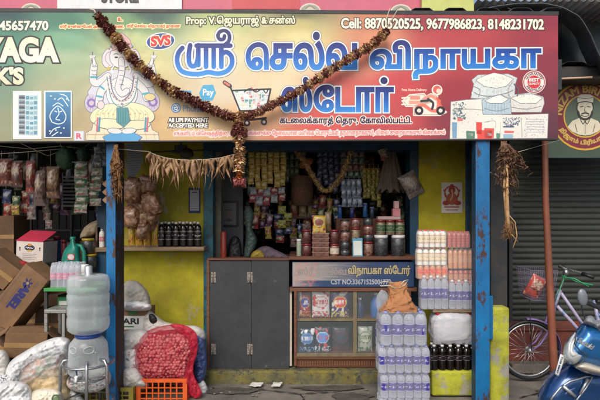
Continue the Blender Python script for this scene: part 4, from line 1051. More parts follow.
# kraft bag
KRA = mat('kraft paper', (172,118,76), .85, col2=(146,98,62), scale=6, bump=.5, bscale=12)
kb = thing('kraft_bag', 'crumpled brown kraft carrier bag with string handles on the water packs', 'paper bag', tuple(P(402,311,3.85)))
g = MB(); c0 = P(400, 299, 3.82)
def kf(u, v):
    a = u*6.2832; ca, sa = math.cos(a), math.sin(a)
    ks = [(0,.165,.145,.10),(.12,.15,.115,.10),(.3,.12,.085,.085),(.5,.095,.07,.06),(.75,.082,.066,.035),(1,.076,.066,.02)]
    for i in range(5):
        if v <= ks[i+1][0]: break
    t_ = (v-ks[i][0])/(ks[i+1][0]-ks[i][0]); R_, L_, D_ = (ks[i][j]*(1-t_)+ks[i+1][j]*t_ for j in (1,2,3))
    x = math.copysign(abs(ca)**.5, ca)*(R_ if ca > 0 else L_); y = math.copysign(abs(sa)**.5, sa)*D_
    q = Vector((x*13, y*13, v*3.2)); n = .5*noise.noise(q) + .5*(.4-2*abs(noise.noise(q*1.7+Vector((3,1,2))))) + .25*(.4-2*abs(noise.noise(q*3.6)))
    n *= .03*(1-.35*v); z = v*.225 + .008*noise.noise(Vector((a*2, 1, 3)))
    return Vector((c0.x - .015 + x + n*ca, 3.86 + y + n*sa*1.4 - .01*(1-v), P(0,311.5,3.8).z + z))
g.grid(kf, 90, 44, 0, True, True); g.build('bag_body', KRA, kb, solid=.001)
for s_, pts in ((0,[(396,289),(390,285.4),(381,286),(378,283.6),(384,281.6),(393,282.6)]), (1,[(399,288),(405,285),(408,279.6),(404,281),(401,285)])):
    MB().tube([P(x, y, 3.80+.03*s_) for x, y in pts], .0042, 7).build('handle', STRNG, kb)
g = MB(); g.blob(P(383, 303, 3.9), (.055,.06,.1), 8, .06, 2, .9, 36, 24, 0, .06, 5); g.build('clear_bag', PLASC, label='small clear plastic bag beside the kraft bag on the stack', cat='plastic bag')

# ------------------------------------------------------------------ wall shelf goods and wall items
for k in range(6):
    x = 161.5+k*7.3; p = P(x, 246.8, 4.36); t_ = thing('cola_bottle', f'{ORD[k]} dark cola bottle from the left on the wall shelf', 'bottle', tuple(p), 'cola bottles on the wall shelf')
    bottle(t_, .225, .031, COLA, WHC, lab_fn((30,20,24),(170,170,170),11+k), lz=(.3,.62), name='bottle_body')
for k in range(6):
    x = 158+k*7.3; p = P(x, 246.8, 4.46); t_ = thing('cola_bottle', f'{ORD[k]} bottle from the left in the back row of the wall shelf', 'bottle', tuple(p), 'cola bottles on the wall shelf')
    bottle(t_, .235, .031, COLA, WHC, None, name='bottle_body')
for k in range(4):
    packet(127+k*7.8, 224.5-(k%2), 134.4+k*7.8, 247, 4.33, .05, 'snack_packet', art((176,130,36),(196,170,60),(130,60,30),40+k), f'{ORD[k]} golden brown snack packet from the left on the wall shelf', group='snack packets on the wall shelf')
PAPD = mat('pale brown snacks in clear bag', (176,134,100), .3, col2=(112,76,54), scale=34, thr=.5, soft=.1, bump=.8, bscale=24, coat=.5, var=.3)
for k, (x, y, rx, ry) in enumerate(((133,190,9,12),(147,186,10,10),(139,203,11,11),(152,204,8,11),(132,217,8,11),(146,220,9,12),(143,231,5,8),(154,215,5,9))):
    c0 = P(x, y, 4.2+.05*(k % 3)); g = MB(); g.blob(c0, (rx/F*4.2, .08, ry/F*4.2), k+4, .1, 2.6, .62, 34, 26, 0, .09, 7, M=Matrix.Rotation(R.uniform(-.5,.5), 4, 'Y'))
    g.build('snack_bag', PAPD, label=['upper left','upper right','middle left','middle right','lower left','lower middle','lowest small','right edge'][k] + ' bag of pale brown snacks hanging beside the blue post', cat='snack bag', group='brown snack bags hanging by the left post')
t = Print(flat(4.30,.003)); GP = (120,124,128)
for k in range(6):
    x0, y0 = [(126,144),(127,150),(126,160),(127,167),(128,172),(132,178)][k]; x1 = x0+[16,15,14,11,7,5][k]; y1 = y0+[14,16,12,9,11,12][k]
    c = [(x0,y0),(x1,y0-1),(x1+1.5,y1-2),(x0+1,y1)]; t.poly([c], (136-6*k,140-6*k,144-5*k), 1+k)
    for j in range(int((y1-y0)/2.2)): t.stroke([(x0+1.4,y0+1.6+j*2.1),(x1-.5,y0+.8+j*2.1)], .35, (80,84,90), 1.5+k, False)
t.mb.build('paper_sheets', PAP, label='overlapping grey printed sheets hanging at the upper left wall', cat='papers', solid=.001)
t = Print(flat(4.495)); t.rect(188.6,188,200.4,213,(44,54,84),1); t.rect(190,190,199,210.6,(150,152,158),2); t.stroke([(192.4,192.4),(197,192.4)],.8,(60,60,70),3); t.stroke([(191.4,208.6),(198,208.6)],.7,(90,90,100),3)
t.mb.build('payment_card', PAP, label='small pale payment card on the olive wall left of the door', cat='card', solid=.002)
t = Print(flat(4.495)); t.rect(441.5,182.4,462.2,213,(196,190,182),1)
RD = (150,60,48)
t.ring(451.8,193,6.4,7.6,RD,2); t.ell(451.8,190,3.4,4,RD,2.4); t.ell(451.8,199,6,6,(160,84,62),2.4); t.stroke([(451.8,190),(452.4,196),(450.4,200)],1.6,(196,150,120),3); t.ell(446,203,3.6,2.4,RD,2.6); t.ell(457.6,203,3.6,2.4,RD,2.6)
t.stroke([(444.6,207),(459,207)],1.3,(140,70,60),2.6); t.stroke([(446,210),(458,210)],.8,(140,70,60),2.6); t.stroke([(446,196),(444,190)],1.2,RD,2.6); t.stroke([(457.6,196),(459.6,190)],1.2,RD,2.6); t.ell(451.8,185.6,1.8,1.6,RD,2.6)
t.mb.build('deity_sticker', PAP, label='small white sticker with a red seated figure on the right wall', cat='sticker', solid=.002)
g = MB(); g.tube([P(150,152,4.4), P(205,150,4.44)], .007, 8); g.build('wall_rod', DSTEEL, label='thin dark rod fixed high across the olive wall', cat='rod')
g = MB(); c0 = P(181,149,4.32); g.box(-.05,.05,-.03,.03,-.03,.03,0,Matrix.Translation(c0)); g.blob(c0+Vector((.05,0,-.04)), (.06,.05,.045), 2, .1, 3, .8, 20, 14); g.tube([c0, c0+Vector((.0,0,.12))], .01, 8); g.tube([c0+Vector((-.08,0,-.02)), c0+Vector((.1,0,-.05))], .015, 8)
g.build('wall_bracket', DSTEEL, label='dusty grey bracket high on the olive wall behind the leaves', cat='lamp')  # plain bracket fitting, no lamp; it gives no light

# ------------------------------------------------------------------ leaf string, dry bunches, garland
tr = thing('leaf_toran', 'string of curled dry brown mango leaves hung below the sign', 'leaf string', tuple(P(178,170,3.72)))
pts = [(118,149),(148,151.5),(156,155),(166,158),(177,159.5),(190,160.2),(205,159.5),(220,158),(236,154)]
MB().tube([P(x, y, 3.72) for x, y in pts], .003, 6).build('string', STRNG, tr)
def leaf(mb, top, L, wd, tw, ben, sd, ang=0):
    def fn(u, v):
        s_ = wd*math.sin(min(1, v*1.15+.08)*math.pi)**.7*(1+.3*noise.noise(Vector((v*4, sd, 0)))); a = tw*v + ang
        q = Vector(((u-.5)*s_*math.cos(a), (u-.5)*s_*math.sin(a) + .012*abs(u-.5)*2, 0))
        return top + q + Vector((ben*L*v*v + .012*math.sin(v*5+sd), .02*math.sin(v*4+sd*2), -L*v))
    mb.grid(fn, 4, 10)
lx = 149; k = 0
while lx < 232:
    y = np.interp(lx, [p[0] for p in pts], [p[1] for p in pts]); 
    for q in range(2 if k % 3 else 3):
        g = MB(); L = R.choice([12,16,18,22,27,32])/F*3.72; leaf(g, P(lx+R.uniform(-1,1), y, 3.72-.005*q), L, R.uniform(.02,.046), R.uniform(-3,3), R.uniform(-.25,.25), k*3.1+q, R.uniform(-.6,.6))
        g.build('leaf', LEAFD, tr, solid=.0012)
    lx += R.uniform(2.4,3.6); k += 1
def bunch(name, label, cat, x, y0, y1, d, n, spread, mats, seedy=0, tw=.0):
    rr = random.Random(seedy); g = MB()
    for i in range(n):
        a = P(x+rr.uniform(-2,2), y0+rr.uniform(0,4), d+rr.uniform(-.02,.02)); L = (y1-y0)*(.35+.65*rr.random())
        dx = rr.gauss(0, spread); q = [a]
        for j in range(1, 7):
            f = j/6; q.append(P(x+dx*f**.7+rr.gauss(0,.8), y0+L*f, d+rr.uniform(-.02,.02)))
        g.tube(q, [.0035,.004,.0045,.004,.0035,.003,.0015], 5)
        if rr.random() < .6:
            for j in (3, 4, 5):
                leaf(g, q[j], .05, .018, rr.uniform(-2,2), rr.uniform(-.6,.6), i+j, rr.uniform(0,3))
    return g.build(name, mats, label=label, cat=cat)
bunch('straw_bunch', 'tuft of dried brown straw tied on the left blue post', 'dried bunch', 116, 144, 205, 3.66, 60, 3.2, STRAW, 1)
g = MB(); rr = random.Random(11)
for i in range(110):
    a = P(504+rr.uniform(-3,3), 141+rr.uniform(0,4), 3.72); dx = rr.gauss(5, 7); L = rr.uniform(14, 52)*(1.1-abs(dx-6)/50)
    q = [a] + [P(504+dx*(j/5)**.8+rr.gauss(0,1.2), 142+L*(j/5), 3.72+rr.uniform(-.04,.04)) for j in range(1, 6)]
    g.tube(q, [.0035,.003,.003,.0025,.002,.001], 4)
    for j in (2, 3, 4, 5):
        if rr.random() < .75: leaf(g, q[j], rr.uniform(.02,.05), .014, rr.uniform(-2,2), rr.uniform(-.8,.8), i+j, rr.uniform(0,3))
db = thing('dried_plant', 'big dried plant bunch with a long pale root hanging right of sign', 'dried plant', tuple(P(508,240,3.72)))
g.build('twigs', mat('dry brown twigs', (132,100,76), .9, col2=(92,66,50), scale=30), db)
g = MB(); PR = mat('pale root', (196,160,112), .8, col2=(160,122,84), scale=20)
g.tube([P(507,160,3.7), P(507,190,3.7), P(507.6,215,3.7), P(509,232,3.7)], [.008,.012,.014,.01], 8); g.tube([P(504.6,150,3.71), P(504,190,3.71), P(506,222,3.71)], [.006,.009,.006], 8)
g.tube([P(509,215,3.7), P(515,222,3.69), P(517,236,3.7), P(513,248,3.7)], .004, 6); g.tube([P(509,232,3.7), P(513,236,3.7), P(518,242,3.7)], .004, 6); g.build('root', PR, db)
g = MB()
for i in range(40):
    a = P(508+rr.uniform(-3,3), 219+rr.uniform(0,8), 3.7); g.tube([a, a+Vector((rr.uniform(-.03,.03), rr.uniform(-.02,.02), -rr.uniform(.02,.07))), a+Vector((rr.uniform(-.05,.05), 0, -rr.uniform(.06,.14)))], .0025, 4)
g.build('root_fibres', STRAW, db)
MB().tube([P(518,152,3.75), P(560,140,4.1)], .002, 5).build('thin_wire', STRNG, label='thin wire running from the dried plant to the green board', cat='wire')

def petals(g, pts, r0, dens, colr, seed, d0=None):
    """pts: [(px,py,d)], colr(s): material index"""
    rr = random.Random(seed); W3 = [P(*p) for p in pts]; tot = 0; seg = []
    for a, b in zip(W3[:-1], W3[1:]): seg.append((a, b, (b-a).length)); tot += seg[-1][2]
    n = int(tot*dens); s_ = 0
    for i in range(n):
        f = rr.random()*tot; q = f
        for a, b, l in seg:
            if q <= l: break
            q -= l
        c = a + (b-a)*(q/l); t_ = (b-a).normalized()
        n1 = t_.cross(Vector((0,1,0))).normalized(); n2 = t_.cross(n1); th = rr.random()*6.283
        out = n1*math.cos(th) + n2*math.sin(th); clump = 1+.28*math.sin(f*75+seed)
        rad = r0*clump*(.25+.75*rr.random()**.5); c2 = c + out*rad
        out2 = (out + t_*rr.uniform(-.9,.9)).normalized(); sd = out2.cross(t_).normalized(); L = rr.uniform(.010,.02); w_ = L*.62
        g.add([c2-sd*w_*.5, c2+sd*w_*.5, c2+out2*L*.55+sd*w_, c2+out2*L+sd*w_*.2+t_*.003, c2+out2*L*.55-sd*w_], [(0,1,2,3),(0,3,4)], colr(f/tot, rr))
MB_PETAL = [MARO, BEIG, mat('red pink petals', (176,44,56), .8, col2=(206,150,140), scale=50, var=.2), mat('orange petals', (206,130,48), .8, col2=(180,100,40), scale=50)]
ga = thing('flower_garland', 'dried maroon and cream flower garland draped in a V over the sign', 'garland', tuple(P(239,187,3.56)))
lp = [(97,15,3.57),(112,33,3.57),(125,50,3.57),(140,66,3.575),(157,80,3.58),(175,92,3.58),(196,102,3.59),(216,112,3.59),(236,118,3.59)]
rp = [(388,30,3.62),(372,45,3.62),(355,55,3.61),(335,67,3.61),(315,81,3.60),(295,94,3.60),(272,105,3.59),(254,114,3.59),(241,118,3.59)]
def lc(s, rr):
    if rr.random() < .06: return 1-(0 if s > .62 else 0) if rr.random() < .5 else 0
    if s < .1: return 0
    if s > .62: return 0
    return int((s+.02)/.055) % 2
def rc(s, rr):
    if rr.random() < .1: return 1
    if s > .66: return 0
    return int((s+rr.uniform(-.01,.01))/.036) % 2
g = MB(); g.tube([P(*p) for p in lp], .014, 8); petals(g, lp, .031, 3000, lc, 3); g.build('left_swag', MB_PETAL, ga)
g = MB(); g.tube([P(*p) for p in rp], .014, 8); petals(g, rp, .026, 3000, rc, 4); g.build('right_swag', MB_PETAL, ga)
g = MB(); g.tube([P(*lp[0]), P(94,10,3.57), P(90,9,3.6)], .006, 6); g.tube([P(*rp[0]), P(386,20,3.63), P(390,8,3.66)], .003, 6); g.tube([P(384,32,3.62), P(395,14,3.66), P(398,9,3.68)], .003, 6); g.build('tie_string', STRNG, ga)
g = MB(); tp = [(239,112,3.57),(239,126,3.55),(239,140,3.55),(240,152,3.55),(240,164,3.55),(239,172,3.55)]
def tc_(s, rr): 
    return (1 if s < .2 else 0 if s < .42 else 1) if rr.random() < .92 else 2
g.tube([P(*p) for p in tp], .012, 8); petals(g, tp, .034, 2600, tc_, 5); petals(g, [(232,133,3.55),(246,133,3.55)], .026, 6000, lambda s, r: 0, 6)
petals(g, [(240,168,3.55),(239,178,3.55)], .014, 5000, lambda s, r: 3, 7); petals(g, [(234,182.5,3.55),(245,182.5,3.55)], .024, 7000, lambda s, r: 2, 8); g.tube([P(239,165,3.55), P(239.4,184,3.55)], .004, 6)
g.build('tassel', MB_PETAL, ga)

# ------------------------------------------------------------------ water dispenser
wd = thing('water_dispenser', 'upturned cloudy water jug on a spouted pot in a steel stand', 'water dispenser', tuple(P(88,414,3.5)))
cx, dy = P(88.5,0,3.55).x, 3.55; zf = lambda y: P(0, y, 3.55).z; r_ = 20/F*3.55
ax = Vector((cx, dy, 0))
prof = []
for y, k in ((274.6,.72),(275.6,.9),(279,.99),(286,1),(291,1),(292.5,.955),(294,1),(302,.99),(304,.95),(306,.99),(313,1),(315,.955),(317,1),(324,1),(328,.97),(331.5,.8),(333.4,.5),(336,.42)): prof.append((r_*k, zf(y)))
MB().lathe(prof, ax, 36).build('jug', JUGC, wd)
MB().lathe([(r_*.3,zf(276)),(r_*.17,zf(275)),(r_*.18,zf(266.5)),(r_*.12,zf(265.6)),(.001,zf(265.6))], ax, 16).build('steel_tumbler', mat('clear tumbler', (196,198,200), .2, metal=.6, var=.1), wd)
MB().lathe([(r_*.46,zf(337)),(r_*.6,zf(336.4)),(r_*.62,zf(333.8)),(r_*.5,zf(333))], ax, 28).build('blue_collar', mat('blue collar plastic', (36,70,150), .35), wd)
MB().lathe([(r_*.3,zf(331)),(r_*.93,zf(326)),(r_*.95,zf(292)),(r_*.95,zf(287.5)),(.001,zf(287.4))], ax, 30).build('water', mat('murky water', (170,190,186), .05, alpha=.22, edge=.5, var=0), wd)
pp = [(r_*.55,zf(336.6)),(r_*.7,zf(338)),(r_*.88,zf(343)),(r_*.93,zf(350)),(r_*.93,zf(358)),(r_*.97,zf(361)),(r_*.95,zf(370)),(r_*.8,zf(374.5)),(r_*.3,zf(375.4))]
pot = MB().lathe(pp, ax, 36).build('pot', JUGC, wd)
for s_ in (-.45, .45):
    g = MB()
    q = [Vector((cx+math.sin(a)*r_*.9, dy-math.cos(a)*r_*.93, z)) for a, z in [(s_+.26*math.cos(b_), zf(345.6+3.4*math.sin(b_))) for b_ in [2*math.pi*j/16 for j in range(17)]]]
    g.tube(q, .004, 6); g.build('moulded_ring', JUGC, pot)
g = MB(); ty = dy-r_*.97; M = Matrix.Rotation(math.pi/2, 4, 'X'); q = Vector((P(80,0,3.42).x, ty, zf(369)))
g.lathe([(.026,-.012),(.028,.0),(.018,.012),(.012,.04),(.012,.05),(.001,.05)], q, 16, 0, M); g.tube([q+Vector((0,-.045,.0)), q+Vector((0,-.05,-.035))], .009, 10); tp_ = g.build('tap', WHITE, wd)
g = MB(); g.tube([q+Vector((0,-.035,.005)), q+Vector((0,-.04,.04)), q+Vector((.0,-.055,.052))], .006, 8); g.build('tap_lever', mat('blue tap plastic', (60,80,110), .4), tp_)
st = thing('steel_stand', 'shiny three legged steel pipe stand carrying the cloudy water jug', 'stand', tuple(P(88,414,3.5)))
rr_ = .175
g = MB(); g.tube([Vector((cx+rr_*math.cos(a), dy+rr_*math.sin(a), zf(362)+.0)) for a in [math.radians(-235+k*290/30) for k in range(31)]], .009, 10); g.build('top_ring', STEEL, st)
g = MB(); g.tube([Vector((cx+.13*math.cos(a), dy+.13*math.sin(a), zf(377))) for a in [2*math.pi*k/30 for k in range(31)]], .007, 8)
for a in (0,1.05,2.1): g.tube([Vector((cx+.13*math.cos(a), dy+.13*math.sin(a), zf(377))), Vector((cx-.13*math.cos(a), dy-.13*math.sin(a), zf(377)))], .005, 8)
g.build('bottom_ring', STEEL, st)
for a in (math.radians(-25), math.radians(-70), math.radians(205), math.radians(90)):
    g = MB(); c_, s_ = math.cos(a), math.sin(a); g.tube([Vector((cx+(rr_-.06)*c_, dy+(rr_-.06)*s_, zf(357.5))), Vector((cx+(rr_-.01)*c_, dy+(rr_-.01)*s_, zf(358))), Vector((cx+(rr_+.01)*c_, dy+(rr_+.01)*s_, zf(363))), Vector((cx+(rr_+.012)*c_, dy+(rr_+.012)*s_, zf(380))), Vector((cx+(rr_+.03)*c_, dy+(rr_+.03)*s_, .0))], .012, 10); g.build('leg', STEEL, st)
g = MB(); g.tube([Vector((cx+rr_*math.cos(a), dy+rr_*math.sin(a), .12)) for a in [2*math.pi*k/30 for k in range(31)]], .007, 8); g.build('foot_ring', STEEL, st)
XC = [((170,60,50),(200,190,160),(60,50,60),'red'),((60,80,130),(180,180,190),(40,40,60),'blue'),((180,160,70),(160,60,50),(60,60,40),'gold'),((70,110,80),(200,190,150),(50,60,50),'green'),((160,150,140),(130,60,60),(70,70,70),'pale'),((120,70,110),(190,170,180),(60,40,60),'purple')]
# ------------------------------------------------------------------ sacks and crates between post and door
def crate(x0, x1, y0, y1, d, dep, m, name, label, cols=7, mesh_top=True):
    t_ = thing(name, label, 'crate', tuple(P((x0+x1)/2, y1, d)))
    p, q = P(x0, y1, d), P(x1, y0, d); W_, H = q.x-p.x, q.z-p.z
    for nm, yy in (('side_panel', d), ('side_panel', d+dep-.012)):
        g = MB(); g.box(p.x, q.x, yy, yy+.012, q.z-.03, q.z); g.box(p.x, q.x, yy, yy+.012, p.z, p.z+.03)
        g.box(p.x, p.x+.035, yy, yy+.012, p.z+.0301, q.z-.0301); g.box(q.x-.035, q.x, yy, yy+.012, p.z+.0301, q.z-.0301)
        n = cols
        for k in range(1, n): xx = p.x+.035+(W_-.07)*k/n; g.box(xx-.005, xx+.005, yy+.002, yy+.01, p.z+.0301, q.z-.0301)
        for k in range(1, 4): zz = p.z+.03+(H-.06)*k/4; g.box(p.x+.0351, q.x-.0351, yy+.0025, yy+.0095, zz-.004, zz+.004)
        g.build(nm, m, t_)
    for xx in (p.x, q.x-.012):
        g = MB(); g.box(xx, xx+.012, d+.0121, d+dep-.0121, p.z, p.z+.06); g.box(xx, xx+.012, d+.0121, d+dep-.0121, q.z-.06, q.z)
        for k in range(5): yy = d+.02+(dep-.05)*k/4; g.box(xx+.001, xx+.011, yy, yy+.015, p.z+.0601, q.z-.0601)
        g.build('end_panel', m, t_)
    MB().box(p.x+.013, q.x-.013, d+.013, d+dep-.013, p.z+.004, p.z+.014).build('crate_floor', m, t_)
    return t_
ORC = mat('orange crate plastic', (216,92,32), .45, col2=(186,74,30), scale=7); YGC = mat('olive yellow crate plastic', (136,126,50), .5)
crate(136,187,379,408,3.86,.34,ORC,'plastic_crate','bright orange plastic crate under the red net onion sack')
crate(79,133,388,412,3.80,.3,YGC,'plastic_crate','olive yellow plastic crate behind the left blue post foot')
# onion sack
ob = thing('onion_sack', 'red net sack full of pink onions slumped over the orange crate', 'onion sack', tuple(P(162,379,4.0)))
poly = smooth([(134,364),(135,348),(141,338),(152,333),(168,330),(184,330),(194,337),(193,352),(190,368),(187,379),(170,381),(150,381),(139,377)])
BODYP = mat('deep pink onion heap', (120,40,46), .6, var=.2, scale=10)
g = inflate(poly, 4.02, .13, None, 16, 2.5); g.build('sack_body', BODYP, ob)
g = MB(); rr = random.Random(21); cnt = 0
from mathutils import geometry
def inside(x, y, poly):
    ins = False
    for i in range(len(poly)):
        (x1,y1),(x2,y2) = poly[i-1], poly[i]
        if (y1 > y) != (y2 > y) and x < (x2-x1)*(y-y1)/(y2-y1)+x1: ins = not ins
    return ins
def edist(x, y, poly): 
    p = Vector((x, y)); m = 9e9
    for i in range(len(poly)):
        a, b = Vector(poly[i-1]), Vector(poly[i]); ab = b-a; t_ = max(0, min(1, (p-a).dot(ab)/max(1e-9, ab.dot(ab)))); m = min(m, (p-a-ab*t_).length)
    return m
yy = 336
while yy < 381:
    xx = 135 + (2.0 if cnt % 2 else 0)
    while xx < 192:
        x, y = xx+rr.uniform(-.9,.9), yy+rr.uniform(-.9,.9)
        if inside(x, y, poly) and edist(x, y, poly) > 1.6:
            e = min(1, edist(x, y, poly)/16); f = math.sqrt(1-(1-e)**2)
            r0 = rr.uniform(.011,.019); c0 = P(x, y, 4.02-.128*f)
            g.lathe([(.001,-r0*.9),(r0*.6,-r0*.75),(r0,-.1*r0),(r0*.85,.5*r0),(r0*.35,.85*r0),(r0*.12,1.15*r0)], c0, 10, 0, Matrix.Rotation(rr.uniform(-1.2,1.2), 4, 'Y')@Matrix.Rotation(rr.uniform(-1,1), 4, 'X'))
        xx += 3.3
    yy += 2.9; cnt += 1
g.build('onions', mat('pink onions', (226,146,140), .5, col2=(190,96,98), scale=22, var=.3, col3=(234,196,170), thr3=.6, scale3=26), ob, kind='stuff')
NET = mat('red net fabric', (196,34,70), .5, var=.1, alpha=.24, edge=.8, bump=.6, bscale=90)
np_ = smooth([(132,366),(133,347),(139,336),(152,329),(168,325),(182,325),(196,334),(197,350),(192,372),(201,392),(192,399),(181,388),(172,382),(150,382.5),(138,379)])
g = inflate(np_, 3.99, .14, None, 14, 1.3, amp=.024, freq=.17, seed=3, fold=1.1); g.build('net', NET, ob)
g = inflate(smooth([(170,325),(184,325),(196,333),(197.5,350),(193,372),(202,393),(194,398),(184,384),(188,362),(190,346),(184,336)]), 3.905, .02, None, 6, 1.3, amp=.02, freq=.22, seed=7, fold=1.5)
g.build('net_fold', mat('red net folds', (196,30,58), .5, bump=.6, bscale=60, alpha=.62, edge=.9, var=.2), ob)
def prn(base, cs, fr=.35, seed=0, thr=.2):
    base = lin(base); cs = [lin(c) for c in cs]
    def f(x, y):
        n = noise.noise(Vector((x*fr, y*fr*1.6, seed))); m_ = noise.noise(Vector((x*.12, y*.12, seed+9)))
        return cs[int((m_+1)*50) % len(cs)] if n > thr else base
    return f
# other sacks: (points, d, th, mat, name, label, cat, amp)
def bag(pts, d, th, m, label, name='plastic_bag', cat='plastic bag', Rr=12, amp=.013, freq=.17, seed=0, colf=None, k=True, group=None, parent=None, step=1.35):
    g = inflate(smooth(pts) if k else pts, d, th, colf, Rr, step, amp=amp, freq=freq, seed=seed); return g.build(name, m, parent, label=label, cat=cat, group=group)
bag([(140,330),(143,314),(149,310),(157,316),(166,322),(180,325),(196,326),(205,332),(203,341),(180,340),(158,340),(144,340)], 4.14, .1, SACKW, 'white woven sack draped behind the top of the onion sack', 'woven_sack', 'sack', seed=1, amp=.018)
bag([(149,315),(153,314),(157,319),(155,324),(150,322)], 4.05, .02, BLACK, 'small black patch painted as the shadowed gap in the white sack', 'sack_gap_shade', 'patch', Rr=4)  # black cushion paints the dark of an open gap in the sack
bag([(136,338),(148,333),(166,331),(184,329),(196,333),(190,338),(170,339),(150,343),(140,347)], 4.06, .06, BLUEB, 'blue tarpaulin strip folded over the top of the onion sack', 'tarpaulin_strip', 'tarpaulin', seed=2)
bag([(192,336),(199,334),(205,342),(207,358),(206,374),(200,387),(194,380),(191,360)], 4.12, .1, BLUEB, 'blue plastic bag squeezed between the onion sack and the door frame', seed=3, amp=.03)
bag([(196,384),(203,380),(208,390),(205,397),(198,396)], 4.1, .05, PLAS, 'white bag corner at the foot of the blue plastic bag', seed=4, Rr=6)
bag([(124,284),(136,281),(146,289),(150,298),(150,306),(140,309),(122,309)], 4.1, .1, mat('greyish rice sack', (172,166,154), .6, bump=.4, bscale=80, col2=(146,138,128)), 'greyish sack lying on top of the carton beside the left post', 'woven_sack', 'sack', seed=5)
bag([(124,302),(138,300),(150,304),(151,309),(144,311),(124,310)], 4.06, .09, PLAS, 'thin white plastic bag crumpled under the greyish sack', seed=6, Rr=6)
cb = thing('carton', 'printed cardboard carton with white panel stacked beside the left post', 'carton', tuple(P(137,335,4.1)))
MB().box(P(119,0,4.08).x, P(147.5,0,4.08).x, 4.08, 4.3, P(0,336,4.08).z, P(0,309.6,4.08).z).build('carton_body', CARD, cb, bevel=.004)
t = Print(flat(4.078)); t.rect(120,316,146,329.5,(206,204,196),1); t.text('SAFARI', 106,318.5,138.5,324,(40,40,44),2,.35); t.rect(124,326,134,327.4,(60,120,70),2); t.rect(128,311,137,314.6,(60,110,60),1); t.mb.build('print', VIN, cb)
bag([(122,334),(138,329),(147,331),(150,336),(146,345),(138,352),(122,354)], 4.0, .1, SACKW, 'upper white woven sack beside the left post', 'woven_sack', 'sack', seed=8)
bag([(122,351),(136,346),(140,356),(141,368),(136,374),(122,374)], 3.98, .1, VIN, 'middle white sack with blue and red print beside the left post', 'woven_sack', 'sack', seed=9, colf=prn((206,202,196), [(60,80,140),(190,70,66),(206,202,196)], .22, 13, .24))
bag([(122,370),(136,367),(144,377),(149,386),(140,390),(122,388)], 3.93, .1, SACKW, 'lower white woven sack with red print spilling onto the crate', 'woven_sack', 'sack', seed=10)
bag([(70,378),(78,368),(92,366),(108,369),(112,378),(106,388),(84,389)], 3.72, .09, SACKW, 'white printed sack between the water stand and the blue post', 'woven_sack', 'sack', seed=11, step=1.3, colf=None)
bag([(66,384),(74,372),(86,374),(100,379),(108,385),(96,392),(76,392)], 3.64, .05, VIN, 'white bag with teal and red print behind the water stand', 'printed_bag', 'printed bag', seed=12, step=1.2, colf=prn((214,212,206), [(90,150,150),(200,90,90),(120,130,160)], .5, 3, .18))
# big bags at lower left
ba = thing('big_sack', 'large open plastic sack with pink green goods above a cream lower half', 'sack', tuple(P(42,405,3.75)))
def bcol(x, y):
    n = noise.noise(Vector((x*.09, y*.14, 2))); n2 = noise.noise(Vector((x*.2, y*.3, 7)))
    if y > 377 + 5*math.sin(x*.06) - (x-20)*.22: return lin((206,184,144))
    if n > .12: return lin((150,162,132))
    if n2 > .1: return lin((206,150,122))
    return lin((186,170,158))
g = inflate(smooth([(8,410),(10,382),(16,364),(30,353),(48,345),(62,344),(68,356),(70,380),(70,410)]), 3.78, .22, bcol, 22, 2.2, amp=.02, freq=.12, seed=4); g.build('sack_body', VIN, ba)
bag([(4,384),(5,370),(12,360),(24,352),(40,343),(58,337),(70,340),(71,350),(60,356),(46,358),(30,364),(20,374),(12,388)], 3.66, .12, PLAS, None, 'film_top', None, seed=5, amp=.028, freq=.11, parent=ba)
bag([(8,392),(12,368),(24,358),(44,350),(66,346),(70,372),(50,378),(24,386)], 3.6, .09, PLASC, None, 'clear_film', None, seed=6, amp=.05, freq=.14, parent=ba)
bag([(-14,412),(-12,388),(2,383),(16,381),(27,384),(33,394),(35,412)], 3.5, .12, PLAS, 'white plastic bag bulging at the bottom left corner', seed=7, amp=.028, freq=.11)
g = bag([(26,412),(28,396),(36,390),(50,388),(61,391),(64,402),(64,412)], 3.5, .1, mat('cream bag', (214,204,184), .4, bump=.4, bscale=30), 'cream plastic bag with small green round print at bottom left', seed=8)
t = Print(flat(3.385)); t.ring(56,399,3,4.6,(70,100,70),1); t.ell(56,399,2,2,(110,130,90),1); t.mb.build('round_print', VIN, g)
bag([(-14,388),(-12,358),(0,350),(8,354),(10,368),(8,386)], 3.72, .12, SACKW, 'white woven sack with dark lettering at the far left edge', 'woven_sack', 'sack', seed=9)
bag([(-8,392),(-4,378),(8,374),(16,378),(12,388),(2,393)], 3.6, .06, VIN, 'white bag with dark blue print at the far left edge', 'printed_bag', 'printed bag', seed=10, step=1.1, colf=prn((200,200,200), [(44,48,70),(60,60,80)], .7, 8, .1))
bag([(60,396),(66,388),(76,392),(84,400),(84,412),(60,412)], 3.72, .06, PLAS, 'white bag edge low behind the left leg of the water stand', seed=14, Rr=6)

# ------------------------------------------------------------------ cartons and shelf things in the left bay
def carton(c, sx, sy, sz, ry, rz, m, label, nm='carton', flaps=False, tape=True):
    t_ = thing(nm, label, 'carton', tuple(P(*c)))
    M = Matrix.Translation(P(*c))@Matrix.Rotation(rz, 4, 'Z')@Matrix.Rotation(ry, 4, 'Y')
    MB().box(-sx/2, sx/2, -sy/2, sy/2, -sz/2, sz/2, 0, M).build('carton_body', m, t_, bevel=.004)
    if tape: MB().box(-sx/2-.001, sx/2+.001, -sy/2-.002, -sy/2-.0005, -.02, .02, 0, M).build('tape', mat('parcel tape', (150,116,74), .3), t_)
    if flaps:
        for s_ in (-1, 1):
            M2 = M@Matrix.Translation(Vector((s_*sx/2, 0, sz/2)))@Matrix.Rotation(s_*.7, 4, 'Y'); g = MB(); g.box(min(0, s_*sx*.42), max(0, s_*sx*.42), -sy/2, sy/2, 0, .004, 0, M2); g.build('flap', m, t_)
    return t_, M
